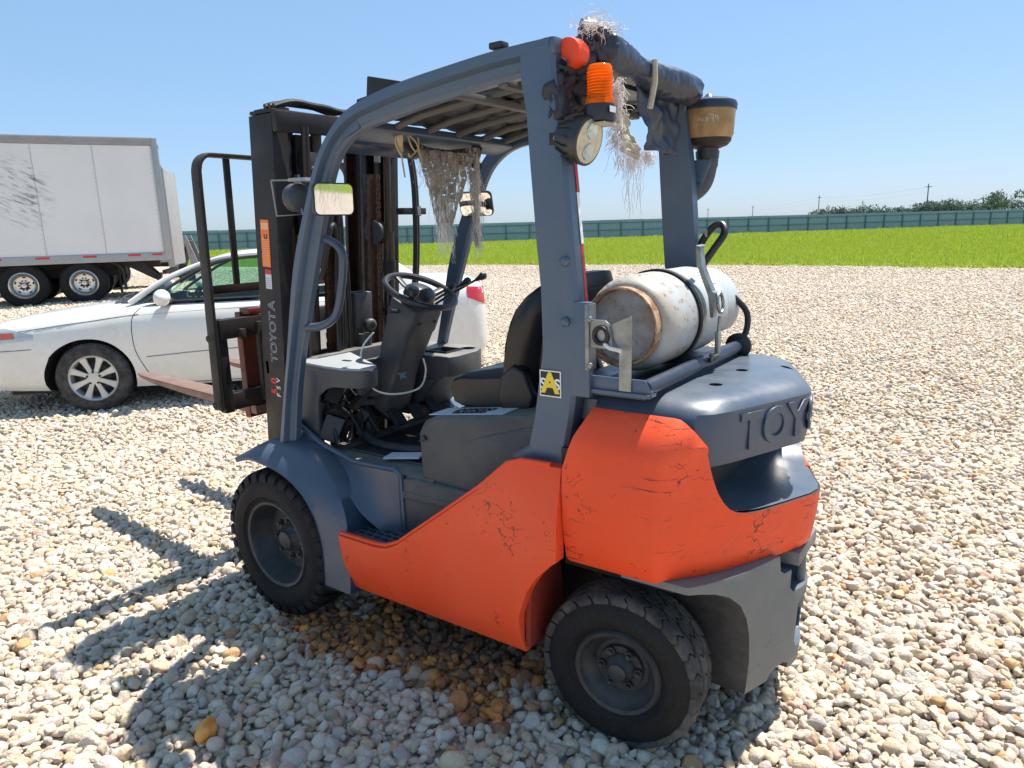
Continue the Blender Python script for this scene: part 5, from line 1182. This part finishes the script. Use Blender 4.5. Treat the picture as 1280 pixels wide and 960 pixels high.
# torn dark mesh over and under the roof bars
TC = empty('roof_sheet', (.65, 0, 2.16)); tag(TC, 'torn black sheet lying over the roof bars of the forklift', 'sheet')
cloth('sheet', (-.33, -.44, .018), (.30, -.44, .0), (-.33, .43, .020), (.22, .20, .002), 34, 34, .012, 'canvas', 1.1, parent=TC, holes=.16, fr=14)
cloth('sheet', (.02, -.46, .002), (.42, -.46, -.055), (-.02, .40, .002), (.40, .42, -.05), 24, 34, .014, 'canvas', 7.7, parent=TC, holes=.14, fr=16)
RG = empty('hanging_rag', (1.07, .10, 2.065)); tag(RG, 'torn beige mesh rag hanging from the front roof beam beside the mast', 'rag')
cloth('dark_panel', (.03, .14, .01), (-.02, -.34, .00), (.02, .06, -.08), (-.04, -.30, -.13), 26, 12, .02, 'canvas', 3.9, parent=RG, sag=.05, ragged=.3)
cloth('rag_panel', (.0, .06, -.045), (-.05, -.25, -.05), (-.02, -.03, -.37), (-.04, -.07, -.39), 30, 34, .012, 'rag', 9.3, parent=RG, holes=.2, ragged=.2, fr=16)
cloth('rag_panel', (.02, .01, -.05), (-.03, -.20, -.05), (-.01, -.04, -.30), (-.04, -.09, -.30), 24, 26, .016, 'rag', 5.3, parent=RG, holes=.34, ragged=.35, fr=18)
cloth('rag_panel', (-.03, -.22, -.02), (-.05, -.29, -.02), (-.02, -.265, -.46), (-.03, -.285, -.46), 8, 26, .010, 'rag', 2.3, parent=RG, holes=.45, ragged=.1, fr=14)
g = G()
strands(g, lambda r: (-.02 + r.normal() * .015, r.uniform(-.28, .08), r.uniform(-.14, -.03)), 300, .09, .0007, 'rag', r5, .85, .02)
strands(g, lambda r: (-.02 + r.normal() * .012, r.uniform(-.11, -.02), r.uniform(-.38, -.22)), 180, .15, .0006, 'fluff', r5, .97, .008)
strands(g, lambda r: (-.04 + r.normal() * .008, r.uniform(-.29, -.26), r.uniform(-.42, -.05)), 220, .12, .0006, 'fluff', r5, .93, .012)
tag(g.obj('thread', RG), kind='stuff')
# yellow twine
TW = empty('yellow_twine', (1.05, .27, 2.075)); tag(TW, 'knotted yellow twine hanging from the front roof beam', 'twine')
for P in ([(0, 0, .01), (-.01, .002, -.03), (0, 0, -.08), (.002, -.01, -.14), (0, -.012, -.17)], [(0, .01, 0), (.01, .02, -.04), (-.01, .012, -.09), (0, .0, -.05)], [(0, -.02, .01), (-.01, -.05, -.02), (0, -.09, -.04), (.0, -.11, -.09), (-.01, -.105, -.13)], [(0, -.09, .01), (0, -.10, -.05), (.0, -.05, -.09), (0, -.04, -.08)], [(0, -.03, .012), (-.015, -.04, -.05), (0, -.08, -.07)]):
    g = G(); g.tube(smooth_path(P, 6), .0035, 'twine', 6); g.obj('strand', TW)
g = G(); g.tube(smooth_path([(0, .012, .02), (.004, .004, -.03), (-.002, .0, -.075)], 6), [.008] * 5 + [.012] * 4 + [.009] * 4, 'twine', 8); g.obj('knot', TW)
# white frayed threads
FR = empty('frayed_threads', (.16, .36, 2.25)); tag(FR, 'tangle of white frayed threads on top of the bunched tarpaulin behind the beacon', 'threads')
g = G(); strands(g, lambda r: (-.02 + r.normal() * .02, .02 + r.uniform(-.09, .07), .0 + r.uniform(-.01, .03)), 300, .055, .0007, 'fluff', r5, .15, .035, dirv=(-.2, .1, .6)); tag(g.obj('thread', FR), kind='stuff')
FH = empty('frayed_fringe', (.09, .33, 2.10)); tag(FH, 'white frayed fringe and cream rag dangling to the right of the orange beacon', 'threads')
g = G(); strands(g, lambda r: (r.normal() * .010, .02 + r.normal() * .010, r.uniform(-.16, .03)), 420, .060, .0007, 'fluff', r5, .7, .03)
strands(g, lambda r: (r.normal() * .015, r.uniform(-.13, .02), r.uniform(-.21, -.17)), 120, .07, .0007, 'fluff', r5, .93, .015)
for k in range(14):
    y = -.155 + .125 * k / 13 + r5.normal() * .004; z0 = -.20; L = r5.uniform(.10, .19); P = [(0, y, z0)]
    for q in range(1, 9): P.append((r5.normal() * .002, y + .006 * math.sin(q * 1.3 + k), z0 - L * q / 8))
    g.tube(P, .0008, 'fluff', 3)
tag(g.obj('thread', FH), kind='stuff')
cloth('cream_rag', (.0, .03, -.05), (.0, -.04, -.08), (-.01, .0, -.19), (-.01, -.13, -.21), 14, 14, .022, 'creamcloth', 5.5, parent=FH, ragged=.15, holes=.1)
g = G(); strands(g, lambda r: (.04 + r.normal() * .006, -.29 + r.normal() * .012, -.16), 110, .065, .0008, 'fluff', r5, .85, .03); tag(g.obj('tassel', FH), kind='stuff')

# ================================================================== WHITE SEDAN
CAR = empty('sedan', (7.8435, -.7764, .015), -2.314, 1.0526); tag(CAR, 'dusty white four-door sedan parked behind the forklift, nose to the left', 'car')
W2 = .8975
def clerp(x, tab):
    if x <= tab[0][0]: return tab[0][1]
    for (a, b), (c, d) in zip(tab, tab[1:]):
        if x <= c: t = (x - a) / (c - a); return b + (d - b) * t
    return tab[-1][1]
def csm(x, tab):      # smooth interpolation
    if x <= tab[0][0]: return tab[0][1]
    for i in range(len(tab) - 1):
        a, b = tab[i]; c, d = tab[i + 1]
        if x <= c:
            t = (x - a) / (c - a); h = c - a
            m0 = ((d - b) / h if i == 0 else (d - tab[i - 1][1]) / (c - tab[i - 1][0])) * h; m1 = ((d - b) / h if i == len(tab) - 2 else (tab[i + 2][1] - b) / (tab[i + 2][0] - a)) * h
            return (2 * t ** 3 - 3 * t * t + 1) * b + (t ** 3 - 2 * t * t + t) * m0 + (-2 * t ** 3 + 3 * t * t) * d + (t ** 3 - t * t) * m1
    return tab[-1][1]
tw = [(0, .50), (.06, .62), (.2, .755), (.45, .845), (.9, .885), (1.8, .897), (3.2, .895), (4.0, .875), (4.4, .835), (4.65, .76), (4.76, .66), (4.80, .55)]
tz = [(0, .66), (.08, .73), (.3, .815), (.7, .905), (1.1, .965), (1.40, 1.005), (1.65, 1.015), (2.4, 1.02), (3.4, 1.03), (3.9, 1.07), (4.05, 1.10), (4.3, 1.105), (4.6, 1.09), (4.72, 1.06), (4.78, .94), (4.80, .74)]
tb = [(0, .30), (.10, .22), (.5, .19), (2, .17), (4.2, .19), (4.7, .25), (4.80, .34)]
sta = [0, .03, .08, .15, .25, .4, .55, .7, .85, 1.0, 1.15, 1.3, 1.45, 1.7, 2.0, 2.3, 2.6, 2.9, 3.2, 3.5, 3.7, 3.9, 4.0, 4.1, 4.25, 4.4, 4.52, 4.62, 4.70, 4.75, 4.785, 4.80]
def csec(x):
    w = csm(x, tw); zt = csm(x, tz); zb = clerp(x, tb); zs = zt - .055 - .05 * max(0, 1 - abs(x - 2.6) / 2.0) * 0
    sh = (zt - zb)
    h = [(0, zb), (w * .80, zb), (w * .93, zb + .03), (w * .975, zb + sh * .14), (w * .985, zb + sh * .30), (w * 1.0, zb + sh * .50), (w * .995, zb + sh * .66), (w * .985, zb + sh * .78), (w * .955, zb + sh * .90), (w * .90, zb + sh * .955), (w * .80, zt - sh * .012), (w * .5, zt + .012), (0, zt + .020)]
    return [(x, -y, z) for y, z in h] + [(x, y, z) for y, z in h[-2:0:-1]]
g = G(); g.grid([csec(x) for x in sta], 'carpaint', closed=True, caps=True); body = g.obj('body', CAR, smooth=False)
body.parent = None
cut = []
for x in (.94, 3.66):
    for sg in (-1, 1):
        g = G(); g.lathe([(-.28, .372), (.2, .372)], (x, sg * .80, .325), (0, sg, 0), 56, 'seam'); cut.append(g.obj('cutter', smooth=False)); g = G(); g.box((x, sg * .80, .10), (.70, .50, .44), 'seam'); cut.append(g.obj('cutter', smooth=False))
g = G(); g.prism([(1.58, .55), (1.52, .90), (1.55, 1.3), (3.98, 1.3), (3.93, 1.04), (3.6, .9), (3.4, .55)], 1, -.80, .80, 'interior'); cut.append(g.obj('cutter', smooth=False))
boolean(body, cut); body.parent = CAR; smoothen(body, 38)
def side_y(x, z):
    w = csm(x, tw); zt = csm(x, tz); zb = clerp(x, tb); sh = zt - zb; t = (z - zb) / sh
    return w * clerp(t, [(0, .8), (.05, .94), (.14, .975), (.30, .985), (.5, 1.0), (.66, .995), (.78, .985), (.90, .955), (.955, .90), (1.0, .80)])
def seamline(pts, nm, mat='seam', r=.0035, sides=(-1,), proud=.0005):
    for sg in sides:
        P = smooth_path([(x, sg * (side_y(x, z) + proud), z) for x, z in pts], 6); P = [Vector((p.x, sg * (side_y(p.x, p.z) + proud), p.z)) for p in P]
        g = G(); g.tube(P, r, mat, 6); g.obj(nm, body)
seamline([(1.42, .965), (1.34, .86), (1.335, .60), (1.40, .40), (1.50, .22)], 'door_seam'); seamline([(2.50, .94), (2.50, .6), (2.50, .22)], 'door_seam'); seamline([(1.50, .225), (2.0, .22), (2.5, .22), (3.2, .23)], 'door_seam')
seamline([(.34, .745), (.46, .765), (.8, .835), (1.1, .875), (1.40, .905)], 'hood_seam', r=.003); seamline([(1.36, .895), (1.9, .915), (2.5, .93), (3.4, .95), (4.1, .97)], 'shoulder_crease', 'railgrey', .0022)
seamline([(.16, .56), (.30, .575), (.52, .60)], 'bumper_seam', r=.003); seamline([(1.43, .50), (1.9, .525), (2.45, .545)], 'side_moulding', 'railgrey', .006)
# greenhouse
def roofz(x, v): return 0
def gp(x, v):  # roof surface: v in -1..1
    zc = csm(x, [(1.98, 1.395), (2.2, 1.445), (2.6, 1.470), (3.0, 1.463), (3.35, 1.415), (3.5, 1.385)]); w = csm(x, [(1.98, .55), (2.3, .575), (2.9, .58), (3.5, .545)])
    return (x, v * w, zc - .045 * v * v)
g = G(); rows = [[gp(x, v) for v in np.linspace(-1, 1, 13)] for x in np.linspace(1.98, 3.5, 12)]; g.grid(rows, 'carpaint'); roof = g.obj('roof', CAR, angle=60); md = roof.modifiers.new('t', 'SOLIDIFY'); md.thickness = .03; md.offset = -1
bl = lambda x: (x, .800 - .02 * abs(x - 2.5), csm(x, tz) - .012)       # belt line
for s in (-1, 1):
    S = lambda p: Vector((p[0], s * p[1], p[2]))
    ra = [Vector((x, s * gp(x, 1)[1], gp(x, 1)[2])) for x in (1.98, 2.25, 2.6, 3.0, 3.3, 3.5)]
    g = G(); a0, a1 = S((1.30, .735, 1.00)), ra[0]; path = [a0, a0.lerp(a1, .5) + Vector((-.02, 0, .03)), a1] + ra[1:]
    g.tube(smooth_path(path, 5), .028, 'carpaint', 10); g.obj('a_pillar', CAR)
    g = G(); c0_, c1_ = S((3.96, .745, 1.045)), ra[-1]; g.sweep([c0_ , c0_.lerp(c1_, .5) + Vector((.02, 0, .045)), c1_], [(x, y) for x, y in rrect(.22, .03, .012)], 'carpaint', up=Vector((0, s, .5)), scales=[1.35, 1.1, .7]); g.obj('c_pillar', CAR)
    g = G(); g.sweep([S((2.50, .790, .965)), S((2.60, .59, 1.40))], rrect(.085, .025, .008), 'seam', up=Vector((0, s, .4))); g.obj('b_pillar', CAR)
    tr = [S((1.47, .785, 1.015)), S((1.66, .715, 1.135)), S((1.95, .630, 1.30)), S((2.20, .600, 1.375)), S((2.6, .598, 1.405)), S((3.0, .600, 1.400)), S((3.35, .615, 1.345)), S((3.62, .68, 1.20)), S((3.78, .745, 1.075))]
    g = G(); g.tube(smooth_path(tr, 4), .016, 'seam', 6); g.tube([S((1.45, .795, 1.01)), S((2.0, .80, 1.015)), (2.5, s * .80, 1.018), S((3.2, .79, 1.022)), S((3.78, .76, 1.06))], .010, 'seam', 6); g.obj('window_trim', CAR)
    belt = [S((x, .792, csm(x, tz) - .01)) for x in (1.48, 1.66, 1.95, 2.2, 2.49)]; up_ = [Vector(p) for p in (tr[0], tr[1], tr[2], tr[3], S((2.58, .598, 1.403)))]
    g = G(); g.grid([[b, b.lerp(u, .5) + Vector((0, s * .012, 0)), u] for b, u in zip(belt, up_)], 'glass'); g.obj('window', CAR)
    belt = [S((x, .785, csm(x, tz) - .005)) for x in (2.53, 2.8, 3.1, 3.4, 3.62, 3.76)]; up_ = [S((2.63, .598, 1.403)), S((2.85, .60, 1.403)), tr[5], tr[6], tr[7], tr[8]]
    g = G(); g.grid([[b, b.lerp(u, .5) + Vector((0, s * .012, 0)), u] for b, u in zip(belt, up_)], 'glass'); g.obj('window', CAR)
    # mirror
    g = G(); c = S((1.66, .925, 1.055)); rows = []
    for t in range(9):
        u = t / 8; rr = math.sin(math.pi * min(.97, max(.05, u * .9 + .06))) ** .6; rows.append([(c.x + .075 * rr * math.cos(a) - .02, c.y + s * (-.11 + .22 * u), c.z + .080 * rr * math.sin(a)) for a in np.linspace(0, 2 * math.pi, 17)[:-1]])
    g.grid(rows, 'carpaint', closed=True, caps=True); g.prism([(1.62, 1.0), (1.70, 1.0), (1.70, 1.03), (1.62, 1.03)], 1, min(s * .76, s * .88), max(s * .76, s * .88), 'seam'); g.obj('door_mirror', CAR, angle=60)
    # door handles
    for x in (2.28, 3.22):
        y = side_y(x, .80); g = G(); g.tube([(x - .09, s * (y + .004), .80), (x - .07, s * (y + .028), .80), (x + .07, s * (y + .028), .802), (x + .09, s * (y + .004), .802)], .011, 'carpaint', 8); g.obj('door_handle', CAR)
    # head lamp and tail lamp following the body surface
    def lampgrid(xs, zf, mat, nm):
        g = G(); rows = []
        for x in xs:
            z0, z1 = zf(x); rows.append([(x, s * (side_y(x, z) + .004), z) for z in np.linspace(z0, z1, 6)])
        g.grid(rows, mat); o = g.obj(nm, CAR, angle=70); return o
    hl = lampgrid(np.linspace(.04, .54, 12), lambda x: (.600 + .30 * max(0, x - .04) * .62, .745 + .13 * x - (.0 if x < .36 else (x - .36) * .45)), 'headlens', 'headlight')
    lampgrid(np.linspace(.16, .42, 7), lambda x: (.655 + .12 * (x - .04), .715 + .10 * (x - .04)), 'amberlens', 'side_marker').location = (0, s * .010, 0)
    lampgrid(np.linspace(4.56, 4.785, 10), lambda x: (.96 - (x - 4.44) * .42, 1.035 - (x - 4.44) * .10), 'taillight', 'tail_light')
g = G(); rows = []
for u in np.linspace(0, 1, 8):
    x0, x1 = 1.13, 1.96; x = x0 + (x1 - x0) * u; z = 1.005 + (1.395 - 1.005) * (u ** .92); w = .72 + (.54 - .72) * u
    rows.append([(x + (.22 - .16 * u) * v * v, v * w, z + .012 * math.sin(u * 3.14) - .03 * v * v * u) for v in np.linspace(-1, 1, 11)])
g.grid(rows, 'windscreen'); g.obj('windscreen', CAR, angle=80)
g = G(); rows = []
for u in np.linspace(0, 1, 8):
    x = 3.50 + .56 * u; z = 1.385 - .315 * u ** 1.15; w = .545 + .15 * u; rows.append([(x - .10 * v * v * u, v * w, z - .045 * v * v * (1 - u)) for v in np.linspace(-1, 1, 11)])
g.grid(rows, 'windscreen'); g.obj('rear_window', CAR, angle=80)
g = G(); rows = [[(1.00 + .22 * v * v, v * .70, .985 - .03 * v * v), (1.15 + .20 * v * v, v * .72, 1.012 - .02 * v * v)] for v in np.linspace(-1, 1, 9)]; g.grid(rows, 'darkplastic'); g.tube([(1.20, -.55, 1.03), (1.13, -.25, 1.035), (1.12, .10, 1.04)], .009, 'darkplastic', 6); g.obj('wiper_cowl', CAR)
# seats and wheel inside
for x, y in ((2.15, -.36), (2.15, .36), (3.05, -.36), (3.05, .36)):
    g = G(); g.box((x, y, .66), (.48, .46, .16), 'interior'); g.box((x + .27, y, .84), (.13, .46, .42), 'interior', rot=Matrix.Rotation(.25, 3, 'Y')); g.box((x + .36, y, 1.10), (.08, .26, .14), 'interior', rot=Matrix.Rotation(.2, 3, 'Y')); g.obj('seat', CAR, bevel=.04, seg=3)
g = G(); P = [Vector((1.78, -.36, .93)) + Vector((.09 * math.sin(a), .18 * math.cos(a), .17 * math.sin(a))) for a in np.linspace(0, 2 * math.pi, 25)]; g.tube(P, .016, 'interior', 8); g.box((1.60, 0, .86), (.30, 1.4, .16), 'interior'); g.obj('dashboard', CAR, bevel=.01, seg=1)
g = G(); g.lathe([(0, .045), (.01, .045)], (.20, -side_y(.20, .36) + .004, .36), (-.25, -1, 0), 20, 'amberlens' if False else 'railgrey'); g.obj('fog_light', CAR)
g = G(); g.box((2.4, 0, .24), (4.2, 1.3, .14), 'seam'); g.obj('underbody', CAR)
for x in (.94, 3.66):
    for sg in (-1, 1):
        wb = link('wheel', None, None) if False else None
        g = G(); R0, h = .325, .105
        # alloy: rim barrel + eight spokes + centre
        g.lathe([(h - .006, .218), (h - .001, .210), (h - .010, .200), (h - .05, .192), (-h + .02, .19)], (0, 0, 0), (0, 1, 0), 48, 'alloy', caps=False)
        for k in range(8):
            a = 2 * math.pi * (k + .5) / 8; u = Vector((math.cos(a), 0, math.sin(a))); v = Vector((-math.sin(a), 0, math.cos(a))); rows = []
            for rr, w, y in ((.045, .022, h - .016), (.10, .024, h - .020), (.16, .030, h - .018), (.205, .040, h - .010)):
                rows.append([u * rr + v * w + Vector((0, y - .012, 0)), u * rr + v * w * .8 + Vector((0, y, 0)), u * rr - v * w * .8 + Vector((0, y, 0)), u * rr - v * w + Vector((0, y - .012, 0))])
            g.grid(rows, 'alloy', closed=True, caps=True)
        g.lathe([(h - .03, .060), (h - .014, .058), (h - .010, .030), (h - .008, .001)], (0, 0, 0), (0, 1, 0), 32, 'alloy', caps=False)
        g.lathe([(h - .09, .185), (h - .088, .001)], (0, 0, 0), (0, 1, 0), 32, 'frameblack', caps=False); g.lathe([(h - .075, .14), (h - .073, .06)], (0, 0, 0), (0, 1, 0), 32, 'rim', caps=False)
        wb = link('wheel', g.mesh('wheel', angle=35), CAR)
        for k in range(5):
            a = 2 * math.pi * (k + .25) / 5; g = G(); g.lathe([(0, .011), (.008, .011), (.010, .006)], (math.cos(a) * .057, h - .018, math.sin(a) * .057), (0, 1, 0), 8, 'frameblack'); link('lug_nut', g.mesh('lug_nut'), wb)
        g = G(); g.lathe([(-h + .01, .20), (-h - .006, .24), (-h + .0, .30), (-h + .03, R0), (h - .03, R0), (h - .012, R0 - .012), (h + .004, .285), (h + .006, .245), (h - .002, .222), (h - .006, .216)], (0, 0, 0), (0, 1, 0), 60, 'rubber_dusty', caps=False)
        for k in range(60):
            a = 2 * math.pi * k / 60
            for y in (-.055, 0, .055): g.box((math.cos(a) * (R0 + .001), y, math.sin(a) * (R0 + .001)), (.010, .040, .024), 'rubber_dusty', rot=Matrix.Rotation(-a, 3, 'Y'))
        link('tyre', g.mesh('tyre'), wb)
        wb.location = (x, sg * .79, .325); wb.rotation_euler = (0, 0, math.pi if sg < 0 else 0)

for k in CAR.children:
    if k.type == 'MESH' and not k.name.startswith('wheel'):
        for me_ in [k] + list(k.children):
            for v in me_.data.vertices:
                if v.co.x < .94:
                    t_ = (.94 - v.co.x) / .94
                    if v.co.z > .5: v.co.z += .055 * t_
                    v.co.x -= .24 * t_ * min(1.0, t_ * 1.6)
# ================================================================== TRAILERS
def dual_wheel(parent, loc, s=1):
    g = G(); h = .14; rr = .285
    g.lathe([(h - .01, rr + .02), (h, rr), (h - .02, rr - .02), (h - .10, rr - .05), (h - .125, rr - .08), (h - .13, .16)], (0, 0, 0), (0, 1, 0), 40, 'chrome', caps=False); g.lathe([(h - .13, .16), (h - .132, .07), (h - .06, .065), (h - .03, .05), (h - .02, .0005)], (0, 0, 0), (0, 1, 0), 24, 'chrome', caps=False)
    w = link('wheel', g.mesh('wheel'), parent)
    for k in range(10):
        a = 2 * math.pi * k / 10; g = G(); g.lathe([(0, .020), (.03, .018)], (math.cos(a) * .11, h - .128, math.sin(a) * .11), (0, 1, 0), 6, 'rim'); link('lug_nut', g.mesh('lug_nut'), w)
    for k in range(5):
        a = 2 * math.pi * (k + .3) / 5; g = G(); g.sweep([Vector((math.cos(a + q) * .195, h - .1275, math.sin(a + q) * .195)) for q in (-.16, 0, .16)], rrect(.05, .006, .002), 'frameblack', up=Vector((0, 1, 0))); link('hand_hole', g.mesh('hand_hole'), w)
    g = G(); g.lathe([(-.42, rr), (-.44, .42), (-.40, .50), (-.17, .50), (-.14, .42), (-.14, .40), (-.13, .50), (h - .03, .51), (h + .01, .46), (h + .012, .36), (h - .01, rr + .02)], (0, 0, 0), (0, 1, 0), 48, 'rubber', caps=False); link('tyre', g.mesh('tyre'), w)
    w.location = loc; w.rotation_euler = (0, 0, 0 if s > 0 else math.pi); return w
TR = empty('box_trailer', (16.28, -7.30, .20), math.atan2(.868, .497)); tag(TR, 'white box trailer with dark scuffs and grey top rail at the left', 'trailer')
ZB, ZT, LN, TWD = .99, 3.84, 14.6, 2.55
g = G(); g.box((LN / 2, -TWD / 2, (ZB + ZT) / 2), (LN - .1, TWD - .04, ZT - ZB - .2), 'trailer'); g.obj('box_wall', TR)
pw = 1.22
for k in range(12):
    g = G(); g.box((.08 + pw * (k + .5), .0 - .008, (ZB + ZT) / 2), (pw - .012, .016, ZT - ZB - .36), 'trailer')
    for q in range(24): g.box((.08 + pw * k + .03, .001, ZB + .24 + q * .106), (.014, .006, .014), 'railgrey')
    o = g.obj('side_panel', TR, bevel=0, smooth=False)
g = G(); g.box((LN / 2, -.004, ZT - .085), (LN, .05, .17), 'railgrey'); g.box((LN / 2, -TWD, ZT - .085), (LN, .05, .17), 'railgrey'); g.box((LN / 2, -TWD / 2, ZT + .004), (LN, TWD, .02), 'galv'); g.obj('top_rail', TR, bevel=.01)
g = G(); g.box((LN / 2, .002, ZB + .08), (LN, .05, .19), 'galv'); g.box((LN / 2, -TWD, ZB + .08), (LN, .05, .19), 'galv'); g.obj('bottom_rail', TR, bevel=.008)
for x in (.22, .72, 1.66, 2.62, 3.55, 4.6, 5.7, 6.9):
    g = G(); g.box((x, .029, ZB + .13), (.28 if x > .5 else .22, .004, .045), 'red'); g.obj('reflector', TR, smooth=False)
g = G()
for y in (0.0, -TWD): g.box((-.02, y, (ZB + ZT) / 2), (.13, .07, ZT - ZB), 'galv')
g.box((-.02, -TWD / 2, ZT - .06), (.11, TWD, .12), 'galv'); g.box((-.02, -TWD / 2, ZB + .06), (.11, TWD, .12), 'galv'); g.obj('rear_frame', TR, bevel=.01)
for y in (-.66, -1.89):
    g = G(); g.box((-.05, y, (ZB + ZT) / 2), (.04, 1.16, ZT - ZB - .26), 'trailer'); g.obj('rear_door', TR, bevel=.006)
for k in range(6):
    g = G(); g.box((-.085, -.03, ZB + .4 + k * .45), (.04, .05, .09), 'galv'); g.obj('hinge', TR)
g = G(); g.box((7.2, -TWD / 2, ZB - .08), (14.0, 1.2, .14), 'frameblack'); g.box((2.6, -TWD / 2, .74), (3.2, 1.1, .22), 'frameblack')
for x in (1.87, 3.09): g.box((x, -TWD / 2, .50), (.16, 2.2, .16), 'frameblack'); g.box((x + .2, -.62, .62), (.5, .16, .26), 'frameblack')
g.prism([(.62, ZB), (1.0, ZB), (1.15, ZB), (.42, .55), (.30, .48), (.26, .58)], 1, -.45, -.30, 'frameblack'); g.prism([(.62, ZB), (1.0, ZB), (1.15, ZB), (.42, .55), (.30, .48), (.26, .58)], 1, -2.25, -2.1, 'frameblack'); g.box((.25, -TWD / 2, .53), (.10, 2.2, .10), 'frameblack'); g.obj('undercarriage', TR, bevel=.006)
g = G(); g.tube([(1.30, -.15, ZB), (1.12, -.10, .92), (1.02, -.08, .78), (1.00, -.08, .30)], .035, 'frameblack', 8); g.tube([(1.14, -.5, .9), (1.13, -.5, .2)], .03, 'frameblack', 6); g.obj('mudflap_bracket', TR)
for x in (1.87, 3.09):
    dual_wheel(TR, (x, -.20, .51)); dual_wheel(TR, (x, -TWD + .2, .51), -1)
# second, grey trailer standing behind it
T2 = empty('grey_trailer', (20.55, -9.86, .12), math.atan2(.79, .61)); tag(T2, 'grey metal trailer body standing behind the white box trailer', 'trailer')
g = G(); g.box((6.0, -1.25, 2.25), (11.9, 2.44, 2.80), 'galv'); g.obj('box_wall', T2, bevel=.02)
for k in range(10):
    g = G(); g.box((.62 + 1.2 * k, .0, 2.25), (1.18, .02, 2.78), 'galv'); g.obj('side_panel', T2, smooth=False)
g = G(); g.box((.06, -.01, 2.2), (.16, .07, 2.98), 'galv'); g.box((.06, -2.49, 2.2), (.16, .07, 2.98), 'galv'); g.box((-.02, -1.25, 2.2), (.04, 2.5, 2.9), 'railgrey'); g.obj('rear_frame', T2, bevel=.01)
g = G(); g.box((.25, .028, 1.62), (.22, .006, .30), 'label_pale'); g.obj('placard', T2)
g = G(); g.box((6, -1.25, .78), (11.5, 1.1, .16), 'frameblack'); g.box((.3, -1.25, .55), (.12, 2.3, .12), 'frameblack'); g.obj('undercarriage', T2)
for x in (2.2, 3.4): dual_wheel(T2, (x, -.20, .51)); dual_wheel(T2, (x, -2.30, .51), -1)
# dark ramp frame standing beyond the trailers
R2 = empty('loading_ramp', (25.7, -12.7, .05), math.atan2(.79, .61), .85); tag(R2, 'dark folded loading ramp frame beyond the trailers, left of the forklift backrest', 'ramp')
for y in (0, -1.8):
    g = G(); g.prism([(-.9, .3), (-1.3, .3), (-.75, 2.05), (-.15, 1.85), (.15, .3), (-.2, .3), (-.42, 1.55), (-.68, 1.65)], 1, y, y + .12, 'railgrey'); g.obj('side_frame', R2, bevel=.01)
g = G(); g.box((-.6, -.84, .45), (1.6, 1.7, .16), 'frameblack'); g.box((-.55, -.84, 1.1), (.12, 1.7, 1.5), 'frameblack', rot=Matrix.Rotation(-.35, 3, 'Y')); g.obj('deck_plate', R2, bevel=.01)
g = G(); g.box((-.6, 0, .18), (.3, .3, .36), 'frameblack'); g.box((-.6, -1.6, .18), (.3, .3, .36), 'frameblack'); g.obj('foot', R2)

# orange barrel standing on a blue base, glimpsed through the mast
bx0, by0 = campos(bear(447), 14.6)
BR = empty('orange_barrel', (bx0, by0, GZ)); tag(BR, 'orange plastic barrel on a blue base seen through the forklift mast', 'barrel')
g = G(); g.lathe([(.86, .24), (.90, .27), (1.1, .29), (1.34, .27), (1.42, .20), (1.45, .05)], (0, 0, 0), (0, 0, 1), 28, 'barrel'); g.obj('drum', BR)
g = G(); g.box((0, 0, .43), (.46, .46, .84), 'bluebase', taper=(.9, .9)); g.obj('base', BR, bevel=.02)
